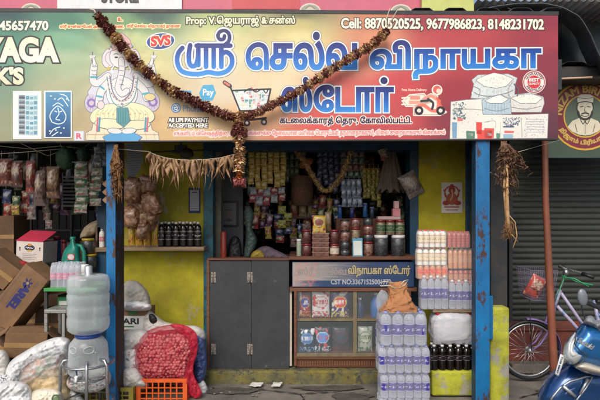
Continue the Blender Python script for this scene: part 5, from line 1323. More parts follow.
ct_, M = carton((25,296,4.15), .56, .26, .24, -math.radians(52), .0, CARD, 'tilted brown carton with dark blue lettering leaning at the left', tape=False)
class PM(Print): pass
def mmap(M, sx, sz, yy, px=100): return lambda x, y, lay=0: M @ Vector((x/px*sx - sx/2, yy - lay*.0006, sz/2 - y/px*sz))
t = Print(mmap(M, .56, .24, -.1305)); NV = (36,40,96)
# reads from upper right to lower left: flip both axes
fl = lambda x, y: (100-x, 100-y)
t.text('ARIEL', 25, 32, 68, 60, NV, 1, 1.4, warp=fl); t.stroke([(34,33),(66,33)],1.4,(80,76,100),1,False)
for a in (0, 1.047, 2.094): t.poly(Print.strokeC([(79-7*math.cos(a), 49-14*math.sin(a)), (79+7*math.cos(a), 49+14*math.sin(a))], 3.4), NV, 1+.6*a)
t.ell(79,49,2.4,5,(150,120,90),4)
t.stroke([(80,74),(90,74)],2.4,(90,76,70),1,False); t.stroke([(82,80),(88,80)],2,(90,76,70),1,False)
t.stroke([(4,10),(96,10)], .8, (70,70,110), 1, False); t.mb.build('carton_print', VIN, ct_)
carton((28,341,4.0), .3, .3, .2, .12, .4, CARD, 'small open cardboard carton below the tilted lettered carton', flaps=True)
carton((50,352,4.05), .26, .3, .14, -.35, -.2, CARD, 'cardboard carton half buried behind the big plastic sack')
carton((8,345,4.1), .2, .2, .3, .5, 0, CARDD, 'dark slanted cardboard carton at the far left behind white sack')
carton((4,268,4.35), .3, .3, .22, .7, .2, CARD, 'brown carton corner tilted at the left edge above lettered carton')
carton((8,236,5.0), .28, .35, .42, 0, .1, CARDD, 'upright dark brown carton behind the pink lidded box at left')
carton((62,322,4.5), .36, .3, .3, .05, .1, CARDD, 'dark carton standing under the green topped table')
carton((36,270,4.5), .16, .2, .08, .5, .2, CARD, 'little cardboard box lying in front of the pink lidded box')
carton((60,345,4.3), .4, .3, .14, .0, .1, CARD, 'flat brown carton behind the big sack and the stool leg')
carton((30,318,4.7), .7, .3, .5, .0, .0, CARDD, 'large dark carton standing deep behind the tilted carton')
# pink lidded box
wb = thing('white_carton', 'white carton with pink lid and dark oval badge in the left bay', 'carton', tuple(P(36,262,4.7)))
M = Matrix.Translation(P(36.5,249,4.72))@Matrix.Rotation(-.12, 4, 'Z')@Matrix.Rotation(.04, 4, 'Y')
MB().box(-.14,.14,-.1,.12,-.125,.08,0,M).build('box_body', mat('white carton board', (206,196,186), .7), wb, bevel=.003)
g = MB(); g.add([M@Vector(v) for v in ((-.142,-.104,.081),(.142,-.104,.081),(.142,.1,.17),(-.142,.1,.17),(-.142,-.104,.086),(.142,-.104,.086),(.142,.1,.175),(-.142,.1,.175))], [(0,3,2,1),(4,5,6,7),(0,1,5,4),(1,2,6,5),(2,3,7,6),(3,0,4,7)]); g.build('lid', mat('pink lid', (176,44,70), .6), wb)
t = Print(mmap(M, .28, .205, -.1005)); t.mp = lambda x, y, lay=0, M=M: M@Vector((x/100*.28-.14, -.1005-lay*.0006, .08-y/100*.205))
t.ell(50,30,19,14,(40,46,70),1,.0); t.ell(50,16,8,6,(206,130,60),2); t.stroke([(36,31),(40,27),(43,33),(47,27),(51,33),(55,28),(59,33),(64,29)],2.4,(220,220,220),3); t.ell(50,43,10,4,(206,150,70),2); t.text('!', 12,28,16,44,(60,50,50),1,.6); t.text('!', 86,26,90,42,(60,50,50),1,.6)
for k in range(4): t.rect(25,58+k*8,78-7*(k%2),60+k*8,(150,140,140),1)
t.mb.build('box_print', VIN, wb)
# green table with bottles, stool
tb = thing('green_table', 'small dark framed table with a bright green top edge', 'table', tuple(P(65,338,4.05)))
MB().pbox(43.5,288.4,97,291.6,4.02,.5).build('tabletop', mat('green table top', (60,140,70), .5), tb, bevel=.003)
for x, dd in ((45.5,4.04),(94,4.04),(45.5,4.46),(94,4.46)): MB().box(P(x,0,4.04).x-.012, P(x,0,4.04).x+.012, dd, dd+.025, .05, P(0,291.8,4.03).z).build('leg', DSTEEL, tb)
pack(49,80,262.5,288.2,4.06,5,3,WATERC,WATERC,lab_fn((206,120,150),(220,206,214),22),'pack of clear bottles with pink labels on the green table','bay drinks',lz=(.35,.6))
bx = thing('green_packet_box', 'small green and white box under the green topped table', 'box', tuple(P(63,308,4.15)))
MB().box(P(57.5,0,4.15).x, P(70,0,4.15).x, 4.15, 4.3, P(0,307,4.15).z, P(0,297,4.15).z).build('box_body', mat('green box', (50,130,76), .6), bx, bevel=.002)
t = Print(flat(4.149)); t.rect(59,301,69,305,(206,210,200),1); t.mb.build('box_label', VIN, bx)
MB().pbox(52,307.2,92,309,4.12,.4).build('under_shelf', DSTEEL, tb)
sl_ = thing('steel_stool', 'worn grey steel stool standing in front of the green topped table', 'stool', tuple(P(55,345,3.98)))
ST = mat('worn grey steel', (150,150,146), .45, metal=.4, col3=(90,76,64), thr3=.6, scale3=30)
MB().pbox(44,309.8,66,313.4,3.96,.26).build('seat', ST, sl_, bevel=.004)
for x, dd in ((46,3.965),(63.5,3.965),(46,4.19),(63.5,4.19)): MB().box(P(x,0,3.97).x-.012, P(x,0,3.97).x+.012, dd, dd+.024, .05, P(0,313.6,3.97).z).build('leg', ST, sl_)
# jug
jg = thing('green_jug', 'teal green plastic jug with side handle standing on the left bay goods', 'jug', tuple(P(72,265,4.3)))
g = inflate(smooth([(62,270),(62,258),(65,249),(70,244),(71,238.5),(74.5,238.5),(75.5,243),(79,247),(80,256),(80,270)]), 4.3, .07, None, 9, 1.6); g.build('jug_body', mat('teal green plastic', (24,120,104), .35, var=.08), jg)
MB().tube([P(76,245,4.3), P(81,246,4.3), P(84,252,4.3), P(84.4,262,4.3), P(83,269,4.3)], [.016,.018,.018,.018,.016], 10).build('handle', MATS['teal green plastic'], jg)
MB().lathe([(.022,0),(.024,.012),(.022,.03),(.001,.03)], P(72.8,240,4.3), 14).build('cap', MATS['teal green plastic'], jg)
g = MB(); g.grid(lambda u, v: P(67.4+7*u, 254+6*v, 4.226-.006*math.sin(u*3.14)), 10, 8, 0, True, False, lambda u, v: lin((200,190,190)) if (u-.5)**2+(v-.5)**2 < .2 else lin((176,60,50))); g.build('jug_label', GLO, jg)
# jars, plank, bottle, cylinder
def jar(x, y0, y1, wpx, d, body, lid, label, group=None, labc=None, nm='jar', cat='jar'):
    p, q = P(x, y1, d), P(x, y0, d); H = q.z-p.z; r0 = wpx/2/F*d
    t_ = thing(nm, label, cat, tuple(p), group)
    g = MB(); g.lathe([(r0*.9,0),(r0,.03*H),(r0,.8*H),(r0*.9,.86*H)], n=18); bo = g.build('jar_body', body, t_, world=False)
    g = MB(); g.lathe([(r0*.96,.85*H),(r0*.98,.99*H),(r0*.9,H),(.001,H)], n=18); g.build('lid', lid, t_, world=False)
    if labc:
        g = MB(); g.grid(lambda u, v: Vector((r0*1.015*math.cos(u*6.2832), r0*1.015*math.sin(u*6.2832), H*(.2+.5*v))), 24, 8, 0, True, True, labc); g.build('jar_label', GLO, bo, world=False)
    return t_
def contents(n, c1, c2, sc_=40): return mat(n, c1, .25, col2=c2, scale=sc_, thr=.5, soft=.08, bump=.5, bscale=50, coat=.6, var=.2)
JB = contents('brown jar contents', (132,84,60), (76,44,36)); JR = contents('red jar contents', (100,50,42), (60,30,30)); JP = contents('pale jar contents', (136,118,92), (90,70,50)); JG = contents('grey jar contents', (66,66,68), (40,42,46)); JC = contents('pink and cream sweets', (140,108,94), (90,46,42))
YLID = mat('yellow lid', (176,150,40), .4); RLID = mat('dark red lid', (112,26,32), .4); BLID = mat('black lid', (40,40,44), .4)
jar(88,238.5,253,12,4.4,JG,YLID,'upper clear jar with yellow lid near the left bay plank','yellow lidded jars in the left bay')
jar(90,254,268,13,4.4,JG,YLID,'lower clear jar with yellow lid near the left bay plank','yellow lidded jars in the left bay')
MB().pbox(91,247.6,109,252,4.42,.12).build('bay_plank', WOODP, label='short pale plank bracketed on the blue frame in the left bay', cat='plank', bevel=.003)
pt_ = thing('small_bottle', 'small white and pink bottle standing on the short bay plank', 'bottle', tuple(P(102,247.4,4.46))); bottle(pt_, .17, .026, MILK, WHC, lab_fn((206,130,130),(200,200,200),31), name='bottle_body')
MB().pbox(95.5,227,100.5,247.2,4.46,.06).build('carton', CARDD, label='thin dark upright box beside the small bottle on plank', cat='carton', bevel=.002)
bag([(80,238),(84,228),(92,222),(99,221),(98,232),(90,237)], 4.5, .06, mat('dusty beige bag', (150,134,108), .7, bump=.5), 'dusty beige cloth bag above the yellow lidded jars', 'cloth_bag', 'bag', seed=20, Rr=6)
g = MB().lathe([(.03,0),(.03,.09),(.028,.095),(.001,.095)], P(85,276,3.95), 16); g.build('white_tin', WHITE, label='small white tin standing right of the pink labelled bottles', cat='tin')
bag([(14,268),(18,261),(27,262),(31,268),(27,272),(18,272)], 4.45, .05, mat('red cloth', (150,30,36), .8), 'crumpled red cloth in front of the pink lidded box', 'red_cloth', 'cloth', seed=21, Rr=5)
for k, (x, y0, y1, w_, c) in enumerate(((57,236,262,7,(50,74,120)),(64,240,262,5,(120,50,60)))):
    jar(x, y0, y1, w_, 4.9, mat(f'plastic tone {k}', c, .4), RLID, ['blue container with red lid behind the green jug','thin red container behind the green jug'][k], nm='container', cat='container')
# hanging things in the bay
def hang_bag(x0, y0, x1, y1, d, col, label, seed, group='bags hanging in the left bay', film=True, rot=0):
    return packet(x0, y0, x1, y1, d, .09, 'hanging_bag', col, label, 'bag', group, rot=rot, seed=seed)
MB().tube([P(-5,154,4.6), P(20,152.5,4.6), P(60,149,4.6)], .004, 5).build('hanging_string', STRNG, label='string stretched under the sign across the left bay', cat='string')
HB = [((-6,158,9,186),(120,60,50),'wide red and green bag hanging at the far left'),((8,160,20,187),(110,66,56),'second red bag from the left hanging in the bay'),((23.5,160,33,194),(150,70,64),'long pale red bag hanging in the bay'),((31,170,43,206),(110,90,84),'lowest hanging bag with grey and pale goods'),((44,166,57,198),(130,96,70),'brown and white bag hanging right of the lowest bag')]
for k, (b_, c, l) in enumerate(HB): hang_bag(*b_, 4.55+.03*k, art(c, (180,160,140), (70,50,46), 50+k, 1.6), l, 50+k); MB().tube([P((b_[0]+b_[2])/2, b_[1]+1, 4.6+.03*k), P((b_[0]+b_[2])/2, 151, 4.6)], .002, 4).build('bag_string', STRNG, label=f'short string holding the {ORD[k]} hanging bag from left in the bay', cat='string', group='strings of the hanging bags')
def strip(x, y0, y1, d, n, wpx, cols, label, group, seed=0, th=.02, name='packet_strip', sway=0):
    t_ = thing(name, label, 'packet strip', tuple(P(x, y0, d)), group)
    h = (y1-y0)/n
    for k in range(n):
        xx = x + (sway or .7)*math.sin(k*1.3+seed)*(k+1)/n*1.3
        p, q = P(xx-wpx/2, y0+k*h, d), P(xx+wpx/2, y0+(k+1)*h*1.0, d)
        g = MB(); g.pillow(((p.x+q.x)/2, d, (p.z+q.z)/2), q.x-p.x, (p.z-q.z)*1.0, th, 9, 9, 0, art(*cols[k % len(cols)], seed+k), seed+k, Matrix.Rotation(R.uniform(-.14,.14), 4, 'Y'))
        g.build('sachet', GLO, t_)
    MB().tube([P(x, y0-4, d), P(x, y0+1, d)], .002, 4).build('string', STRNG, t_)
    return t_
GRs = [((60,110,66),(190,180,170),(150,50,50)), ((180,170,160),(60,110,60),(150,60,50))]
strip(81,162,213,4.3,6,13,GRs,'left strip of green and white sachets hanging beside the blue post','green sachet strips in the left bay',60,.04)
strip(96,168,206,4.33,5,12,GRs[::-1],'right strip of green and white sachets hanging beside the blue post','green sachet strips in the left bay',70,.04,sway=3)
MB().tube([P(72,162,4.3), P(88,162,4.3)], .006, 6).build('hanger_rod', STEEL, label='small rod the left green sachet strip hangs from', cat='rod')
for k in range(3):
    g = MB(); c0 = P(106, 184+8*k, 4.0); M = Matrix.Translation(c0)@Matrix.Rotation(.785, 4, 'Y'); g.box(-.022,.022,-.008,.008,-.022,.022,0,M); g.build('brown_packet', LEAFD, label=f'{["upper","middle","lower"][k]} small diamond shaped brown packet hung on the left blue post', cat='packet', group='diamond brown packets', bevel=.004)
g = MB()
for k in range(9): g.pbox(63, 176+k*3.6, 76, 178+k*3.6, 5.0, .02)
g.pbox(62, 173, 63, 210, 5.0, .2); g.pbox(76, 173, 77, 210, 5.0, .2); g.build('slatted_crate', mat('grey slats', (96,96,98), .6), label='grey slatted crate standing deep in the left bay', cat='crate')
for k, (x, y, r0) in enumerate(((66,158,9),(84,154,6))):
    g = MB(); g.blob(P(x, y, 4.6), (r0/F*4.6, .07, r0/F*4.6*1.2), 30+k, .1, 3, .9, 24, 16, 0, .08, 6); g.build('green_net_bag', mat('dark green net', (30,66,40), .6, bump=.8), label=['larger','smaller'][k]+' dark green net bag hanging at the top of the bay', cat='net bag')
strip(98,146,168,4.35,3,9,[((90,96,104),(150,150,150),(60,60,70))],'short grey blister strip hanging near the top of left post','grey strips',90)
strip(104,146,166,4.36,3,6,[((120,126,134),(70,70,80),(60,60,70))],'narrow grey blister strip right beside the short grey one','grey strips',93)
rr = random.Random(78)
for k in range(11):
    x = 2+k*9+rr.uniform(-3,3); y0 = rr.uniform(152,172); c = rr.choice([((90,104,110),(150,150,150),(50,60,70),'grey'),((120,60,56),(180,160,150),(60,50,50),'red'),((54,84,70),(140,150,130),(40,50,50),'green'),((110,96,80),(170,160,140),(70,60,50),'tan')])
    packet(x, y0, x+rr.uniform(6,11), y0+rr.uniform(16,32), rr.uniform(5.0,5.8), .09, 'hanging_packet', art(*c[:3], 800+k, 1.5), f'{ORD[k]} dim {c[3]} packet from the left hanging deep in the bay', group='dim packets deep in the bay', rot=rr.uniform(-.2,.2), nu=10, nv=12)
for k in range(8):
    x = 4+k*12+rr.uniform(-3,3); c = rr.choice([((120,96,70),(160,140,110),(80,60,50),'tan'),((100,110,120),(150,150,160),(60,60,70),'grey'),((130,70,60),(180,150,130),(70,50,50),'red')])
    packet(x, 243+rr.uniform(-8,6), x+rr.uniform(10,15), 262, 5.9, .14, 'bay_packet', art(*c[:3], 830+k), f'{ORD[k]} {c[3]} packet from the left standing on the bay rack', group='packets standing on the bay rack', rot=rr.uniform(-.12,.12), nu=10, nv=12)
for k, pts in enumerate(([(0,146),(30,149),(60,146),(96,150)], [(20,143),(48,156),(70,147)], [(60,143),(66,160),(90,143)])):
    MB().tube([P(x, y, 4.9) for x, y in pts], .003, 5).build('slack_cord', STRNG, label=['long slack cord across the top of the bay','drooping cord over the red hanging bags','cord looping near the green net bags'][k], cat='cord')
rr = random.Random(91)
for k in range(13):
    x = 248+k*7.4+rr.uniform(-1.5,1.5); y0 = rr.choice([203,207,212])+rr.uniform(-3,3); c = XC[rr.randrange(6)]
    if x > 286: y0 = 196+rr.uniform(-4,4) if x > 312 else y0+10
    strip(x, y0, y0+rr.uniform(18,30), rr.uniform(4.85,5.15), rr.randint(2,4), rr.uniform(5,8.5), [c[:3], XC[rr.randrange(6)][:3]], f'{ORD[k]} mixed strip led by {c[3]} packets from the left, mid height inside', 'mixed strips at mid height', 900+k*7, .035, sway=1.4)
for k in range(10):
    x = 4+k*10.3+rr.uniform(-2,2); y0 = rr.uniform(178,205); c = XC[rr.randrange(6)]
    if 14 < k: continue
    strip(x, y0, y0+rr.uniform(18,34), rr.uniform(4.8,5.3), rr.randint(2,4), rr.uniform(6,10), [c[:3], XC[rr.randrange(6)][:3]], f'{ORD[k]} mixed strip led by {c[3]} packets from the left inside the bay', 'mixed strips in the left bay', 1000+k*7, .04, sway=1.6)
# bay back racks
for k in range(14):
    x = 2+k*7.2; c = R.choice([(40,46,54),(50,40,40),(36,50,46),(56,52,44)])
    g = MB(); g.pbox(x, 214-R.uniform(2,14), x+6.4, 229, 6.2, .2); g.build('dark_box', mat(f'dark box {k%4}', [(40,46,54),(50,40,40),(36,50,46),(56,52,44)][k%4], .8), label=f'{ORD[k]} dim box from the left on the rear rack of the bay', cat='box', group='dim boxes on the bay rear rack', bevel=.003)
rk = thing('rear_rack', 'dark steel rack deep in the left bay', 'rack', tuple(P(50,300,6.2)))
for y in (229.2, 262, 196): MB().pbox(-20, y, 106, y+2, 6.15, .4).build('shelf', DSTEEL, rk)
for x in (-18, 30, 70, 104): MB().pbox(x, 170, x+1.6, 322, 6.12, .028).build('upright', DSTEEL, rk)

# ------------------------------------------------------------------ inside the shop
bs = thing('rear_shelves', 'dark wooden shelves filling the back wall inside the shop', 'shelves', tuple(P(320,300,6.8)))
for y in (176, 197, 218, 240): MB().pbox(214, y, 420, y+1.4, 6.75, .4).build('shelf', WOOD, bs)
for x in (215, 262, 312, 362, 414): MB().pbox(x, 150, x+1.6, 300, 6.73, .42).build('upright', WOOD, bs)
PC = [((150,60,50),'red'),((170,140,50),'yellow'),((60,90,130),'blue'),((150,144,132),'pale'),((60,100,70),'green'),((130,92,62),'brown')]
SHN = {176:'top', 197:'upper', 218:'middle', 240:'lower'}
for y in SHN:
    x = 217; k = 0
    while x < 408 and k < 15:
        w_ = R.uniform(9,13); h = R.uniform(9,16); c, cn = R.choice(PC)
        packet(x, y-h, x+w_-.8, y, 6.8, .1, 'shelf_packet', art(c, (170,160,140), (60,50,50), 100+x+y), f'{ORD[k]} packet from the left on the {SHN[y]} rear shelf, {cn}', group='packets on the rear shelves', nu=8, nv=8)
        x += w_+R.uniform(.2,1.2); k += 1
# hanging sachet strips
YEs = [((196,168,52),(206,196,150),(150,110,40))]
for k in range(6): strip(251.5+k*6.3, 150, 186+R.uniform(-3,3), 4.72+.02*(k%2), 5, 6.2, YEs, f'{ORD[k]} strip of yellow sachets from the left behind the door head', 'yellow sachet strips', 200+k*9)
RSs = [((150,36,44),(190,180,170),(110,30,40)), ((150,158,166),(90,96,110),(190,190,190))]
for k in range(5): strip(253+k*7.2, 187, 202+R.uniform(-2,4), 4.76, 2, 7, RSs if k % 2 else RSs[::-1], f'{ORD[k]} short red and silver strip from the left under the yellow ones', 'red and silver sachet strips', 260+k*7)
for k in range(4): strip(244.5+(k%2)*3.5, 150+k*0, 176+k*6, 4.8+.03*k, 4, 4.6, [((40,80,76),(90,120,110),(40,60,70))], f'{ORD[k]} teal strip hanging at the left edge of the opening', 'teal strips', 290+k)
for k in range(3): strip(286.5+k*5.4, 152, 182, 4.95, 4, 5, [((60,84,60),(110,120,90),(90,50,50))], f'{ORD[k]} dull green strip right of the yellow sachets', 'dull green strips', 300+k*5)
for k in range(5): strip(320+k*5.6, 150, 190+R.uniform(-6,4), 4.9, 6, 5.4, [((40,50,96),(110,110,140),(70,60,110))], f'{ORD[k]} dark blue strip from the left behind the hanging gold garland', 'dark blue sachet strips', 320+k*8)
for k in range(4): strip(343.5+k*5.2, 179, 207, 4.68, 3, 5, [((110,124,146),(170,180,196),(60,70,90))], f'{ORD[k]} shiny blue grey strip from the left above the jars', 'shiny grey strips', 370+k*6)
for k in range(4): strip(344+k*6, 150, 178, 4.78, 4, 5.6, [((110,40,48),(150,140,110),(50,60,80)),((44,96,84),(150,150,130),(60,60,60))], f'{ORD[k]} red and teal strip from the left at the top centre right', 'red and teal strips', 400+k*6)
for k in range(4): strip(364.5+k*4.6, 168, 204+R.uniform(-6,4), 4.74, 6, 4.4, [((150,146,44),(120,50,50),(80,80,40))], f'{ORD[k]} olive yellow strip from the left beside the folded bags', 'olive yellow strips', 430+k*8)
g = MB(); g.lathe([(.001,.0),(.10,.005),(.115,.12),(.115,.30),(.10,.31),(.001,.31)], P(302,206,4.95), 26); g.build('wicker_basket', mat('dull basket weave', (120,90,72), .9, col2=(90,66,54), scale=30, stretch=(1,1,6), bump=.6), label='dull brown cylindrical basket hanging in the middle of the shop', cat='basket')
g = MB(); g.blob(P(306,163,4.9), (.075,.05,.04), 4, .1, 2, .8, M=Matrix.Rotation(-.5,4,'Y')); g.build('orange_bundle', mat('dull orange wrap', (176,110,62), .6, bump=.4), label='dull orange bundle above the hanging brown basket', cat='bundle')
g2 = MB(); ip = [(296,150,4.6),(305,163,4.6),(314,178,4.6),(322,190,4.6),(328,191,4.6),(336,184,4.6),(343,173,4.6),(348,160,4.6),(352,150,4.6)]
petals(g2, ip, .018, 2600, lambda s, r: 1, 31); g2.tube([P(*p) for p in ip], .006, 6); g2.build('inner_garland', MB_PETAL, label='thin dull gold garland hanging in a U inside the opening', cat='garland')
g2 = MB(); petals(g2, [(382,149,4.47),(384,157,4.47)], .03, 2600, lambda s, r: 1, 32); petals(g2, [(383,156,4.47),(383.5,160,4.47)], .014, 4000, lambda s, r: 2, 33); g2.build('flower_sprig', [MARO, mat('pale flowers', (226,222,190), .7), mat('pink flowers', (196,120,140), .7), BEIG], label='pale flower sprig tied high near the right of opening', cat='flowers')
rr = random.Random(77)
for k in range(14):
    x = 247+k*11.6+rr.uniform(-3,3); y0 = rr.choice([196,200,190,205]); y1 = y0+rr.uniform(16,34); c = XC[rr.randrange(6)]
    strip(x, y0, y1, rr.uniform(5.2,6.2), rr.randint(2,4), rr.uniform(5,9), [c[:3]], f'{ORD[k]} deeper strip of {c[3]} packets from the left inside the dim shop', 'deeper hanging packets', 600+k*7, .03, sway=1.2)
for k in range(9):
    x = 250+k*17+rr.uniform(-4,4); y0 = 151+rr.uniform(0,6); c = XC[rr.randrange(6)]
    strip(x, y0, y0+rr.uniform(14,26), rr.uniform(5.0,5.6), rr.randint(2,3), rr.uniform(7,12), [c[:3]], f'{ORD[k]} bulky {c[3]} packet string from the left high inside the shop', 'bulky packets near the ceiling', 700+k*7, .05, sway=1.5)
# folded striped bags
g = MB(); FB = mat('grey striped bag cloth', (120,104,92), .8, col2=(84,74,68), scale=20, stretch=(8,1,.4), bump=.4)
def fb(u, v):
    a = u*6.2832; r0 = .04+.10*v; f = 1+.12*math.cos(a*11)
    return P(391,150,4.66)+Vector((r0*math.cos(a)*f, r0*math.sin(a)*.5*f, -.40*v-.02*math.cos(a*11)*v))
g.grid(fb, 88, 12, 0, True, True); g.build('folded_bags', FB, label='fan of grey striped folded bags hanging at the right inside', cat='bags')
packet(403,172,421,197,4.44,.05,'patterned_bag',art((120,104,92),(160,144,128),(70,60,56),500,2.4),'patterned grey bag swinging at the right door frame','bag',rot=-.5)
# mid shelf boards and things
MB().pbox(288,217,328,218.6,5.2,.2).build('inner_ledge', WOOD, label='small wooden ledge hanging mid shop with cards on it', cat='ledge')
for k in range(4): packet(290+k*8.6, 200+(k%2)*3, 298+k*8.6, 217, 5.2, .04, 'card_packet', art([(150,50,50),(170,150,110),(150,140,120),(160,130,90)][k], (190,170,120), (110,90,70), 510+k), f'{ORD[k]} small packet from the left on the hanging ledge', group='packets on the hanging ledge')
for k in range(3): packet(278+(k%2)*6, 206+k*7, 286+(k%2)*6, 214+k*7, 4.9, .03, 'yellow_packet', art((176,170,50),(120,120,60),(60,60,50), 520+k), f'{["upper","middle","lower"][k]} yellow green packet hanging left of the brown ledge', group='yellow green packets')
# counter jars (px at d 4.4, bottoms on the counter top)
D = 4.36
def jj(x, y0, y1, w_, b_, l_, lb, labc=None, d=D, group='jars on the counter'): return jar(x, y0, y1, w_, d, b_, l_, lb, group, labc)
jj(299,239,256.6,5,mat('pale green plastic',(150,160,140),.4),WHC,'slim pale bottle with white cap at the left of counter')
jj(306.5,243.5,256.6,9.5,JR,RLID,'lower red brown jar left of the flat boxes'); jj(306.5,229.5,243.3,9.5,JR,RLID,'upper red brown jar left of the flat boxes')
for k in range(5):
    o = MB().pbox(312.4, 252.2-k*4.7, 329, 256.4-k*4.7, 4.33, .13).build('sweet_box', contents('brown sweets in box', (120,76,60), (76,44,40), 60), label=f'{ORD[k]} clear flat box from the bottom of the stack on counter', cat='box', group='stacked flat boxes of sweets', bevel=.003)
    MB().pbox(312, 251.9-k*4.7, 329.4, 252.6-k*4.7, 4.327, .136).build('box_lid', mat('box lid plastic',(150,120,110),.3), o)
packet(312.5,215.5,326,233,4.36,.04,'yellow_packet',art2((206,170,60),(120,70,50),(210,200,150),(150,60,50),31),'bright yellow packet standing on the stack of flat boxes')
packet(325,212,331.5,232,4.5,.04,'pale_packet',art((150,120,84),(170,150,120),(120,90,60),33),'dull tan packet just behind the bright yellow packet')
jj(334.4,243.6,256.6,9.5,JC,RLID,'lower jar right of flat boxes with cream label',lab_fn((190,180,160),(150,60,60),41)); jj(334.4,229.6,243.4,9.5,JR,RLID,'upper jar right of the flat boxes')
jj(345,249,256.6,9.6,JG,BLID,'lowest grey jar in the tall middle stack'); jj(345,241,248.8,9.6,JG,BLID,'second grey jar in the tall middle stack'); jj(345,230.5,240.8,9.6,JC,BLID,'third speckled jar in the tall middle stack'); jj(345,219.6,230.3,9.6,JC,BLID,'topmost speckled jar in the tall middle stack')
jj(355.6,243,256.6,9.6,JP,RLID,'lower pale jar hidden behind the payment stand',None,4.42); jj(355.6,227.4,242.8,9.4,JP,RLID,'pale jar with white contents above the payment stand'); jj(355.6,218,227.2,9.4,JC,RLID,'topmost speckled jar above the payment stand')
jj(368,241.5,256.6,10,JC,RLID,'lowest jar of striped sweets right of the payment stand'); jj(368,233.4,241.3,10,JG,RLID,'second grey jar right of the payment stand'); jj(368,225.4,233.2,10,JC,RLID,'third pink jar right of the payment stand'); jj(368,218,225.2,9.6,JG,BLID,'topmost grey jar right of the payment stand')
jj(381,235,256.6,14,JG,WHC,'large dim jar at right of the counter, left one'); jj(398,235,256.6,14,JG,WHC,'large dim jar at right of the counter, right one')
for k in range(3): jj(380.6+k*9.6,220,234.8,9.2,JP,RLID,f'{ORD[k]} red lidded jar with green label on the large jars',lab_fn((50,80,52),(140,134,112),51+k))
MB().pbox(378,216.4,400.5,219.6,4.36,.1).build('flat_carton', mat('white red carton',(176,150,144),.6), label='flat pinkish carton lying across the red lidded jars', cat='carton', bevel=.002)
MB().pbox(393,208.6,400.4,216.2,4.36,.07).build('pink_box', mat('pinkish box',(190,120,124),.6), label='lower pinkish box at the top right of counter jars', cat='box', bevel=.002)
MB().pbox(394.4,201,399,208.4,4.37,.06).build('pink_box', mat('pale pink box',(196,150,150),.6), label='upper pale pink box topping the counter jars', cat='box', bevel=.002)
qs = thing('payment_stand', 'blue framed white payment card stand on the counter among jars', 'stand', tuple(P(358,256.6,4.3)))
M = Matrix.Translation(P(357.6,247.6,4.31))@Matrix.Rotation(-.15,4,'X')
MB().box(-.046,.046,-.004,.004,-.086,.086,0,M).build('stand_body', mat('sky blue plastic',(60,130,160),.4), qs, bevel=.003)
MB().box(-.037,.037,-.0062,-.0045,-.07,.06,0,M).build('stand_card', mat('white card',(190,196,190),.6), qs)
for k, (x, y0, y1, c) in enumerate(((340,205,219,(40,80,150)),(352,208,218,(40,60,120)),(365,203,217,(50,100,160)),(372,207,218,(60,70,90)))):
    jj(x, y0, y1, 4.6, mat(f'bottle tone {k}', c, .25), BLUC, f'{ORD[k]} small blue bottle from the left behind the jar tops', None, 4.75, 'small blue bottles behind the jars')
MB().box(P(336,0,4.7).x, P(378,0,4.7).x, 4.68, 4.85, 1.0, P(0,218.4,4.75).z).build('inner_stand', WOOD, label='low wooden stand behind the counter jars', cat='stand')
# left inside: picture, red tube, hanging drape, cloth heap
pf = thing('framed_picture', 'dark framed picture on the inner wall left of the opening', 'picture', tuple(P(229,227,5.0)))
MB().pbox(220,201,238,226.6,5.0,.02).build('picture_frame', mat('dark wood frame',(50,44,42),.5), pf, bevel=.003)
t = Print(flat(4.998)); t.rect(222,203,236,224.6,(110,112,116),1); t.stroke([(226,210),(232,210)],1,(70,60,60),2); t.ell(229,214.6,2.6,3,(130,100,90),2); t.rect(226,219,232,221.4,(80,70,70),2); t.mb.build('picture_print', VIN, pf)
MB().pbox(214,150,243,300,5.03,.04).build('partition', mat('dim grey partition',(110,112,118),.8,bump=.2), label='dim grey partition inside the left of the opening', cat='partition')
g = MB().lathe([(.026,0),(.028,.01),(.028,.26),(.02,.27),(.001,.27)], P(223.6,259.5,4.6), 14); g.build('red_tube', mat('red orange tube',(150,56,42),.4), label='upright red orange tube standing inside beside the grey pillar', cat='tube')
bag([(228,259),(229,243),(234,236),(240,240),(241,259)], 4.7, .05, mat('black bag',(34,32,36),.5,bump=.4), 'small black bag standing inside beside the red tube', 'black_bag', 'bag', seed=30, Rr=6)
bag([(244,258),(246,232),(244,212),(249,206),(254,214),(252,228),(257,240),(253,252),(249,259)], 4.62, .05, mat('pale green film',(84,104,98),.25,bump=.9,bscale=20,var=.3,alpha=.7), 'twisted pale green plastic sheet hanging at the left inside', 'plastic_sheet', 'plastic sheet', seed=31, Rr=6)
bag([(254,259),(256,250),(266,246),(276,250),(286,255),(288,259)], 4.5, .06, mat('dull violet cloth',(96,80,92),.8,bump=.5), 'dull folded cloth heap lying behind the grey door top', 'cloth_heap', 'cloth', seed=32, Rr=5)
bag([(251,259),(253,252),(260,250),(264,255),(263,259)], 4.42, .04, mat('mustard bag',(150,130,50),.5,bump=.5), 'small mustard bag next to the folded cloth heap', 'mustard_bag', 'bag', seed=33, Rr=4)
MB().box(P(208,0,4.4).x, P(290,0,4.4).x, 4.37, 4.95, P(0,262,4.36).z, P(0,259.6,4.36).z).build('inner_bench', WOOD, label='wooden bench top behind the grey door leaves', cat='bench')

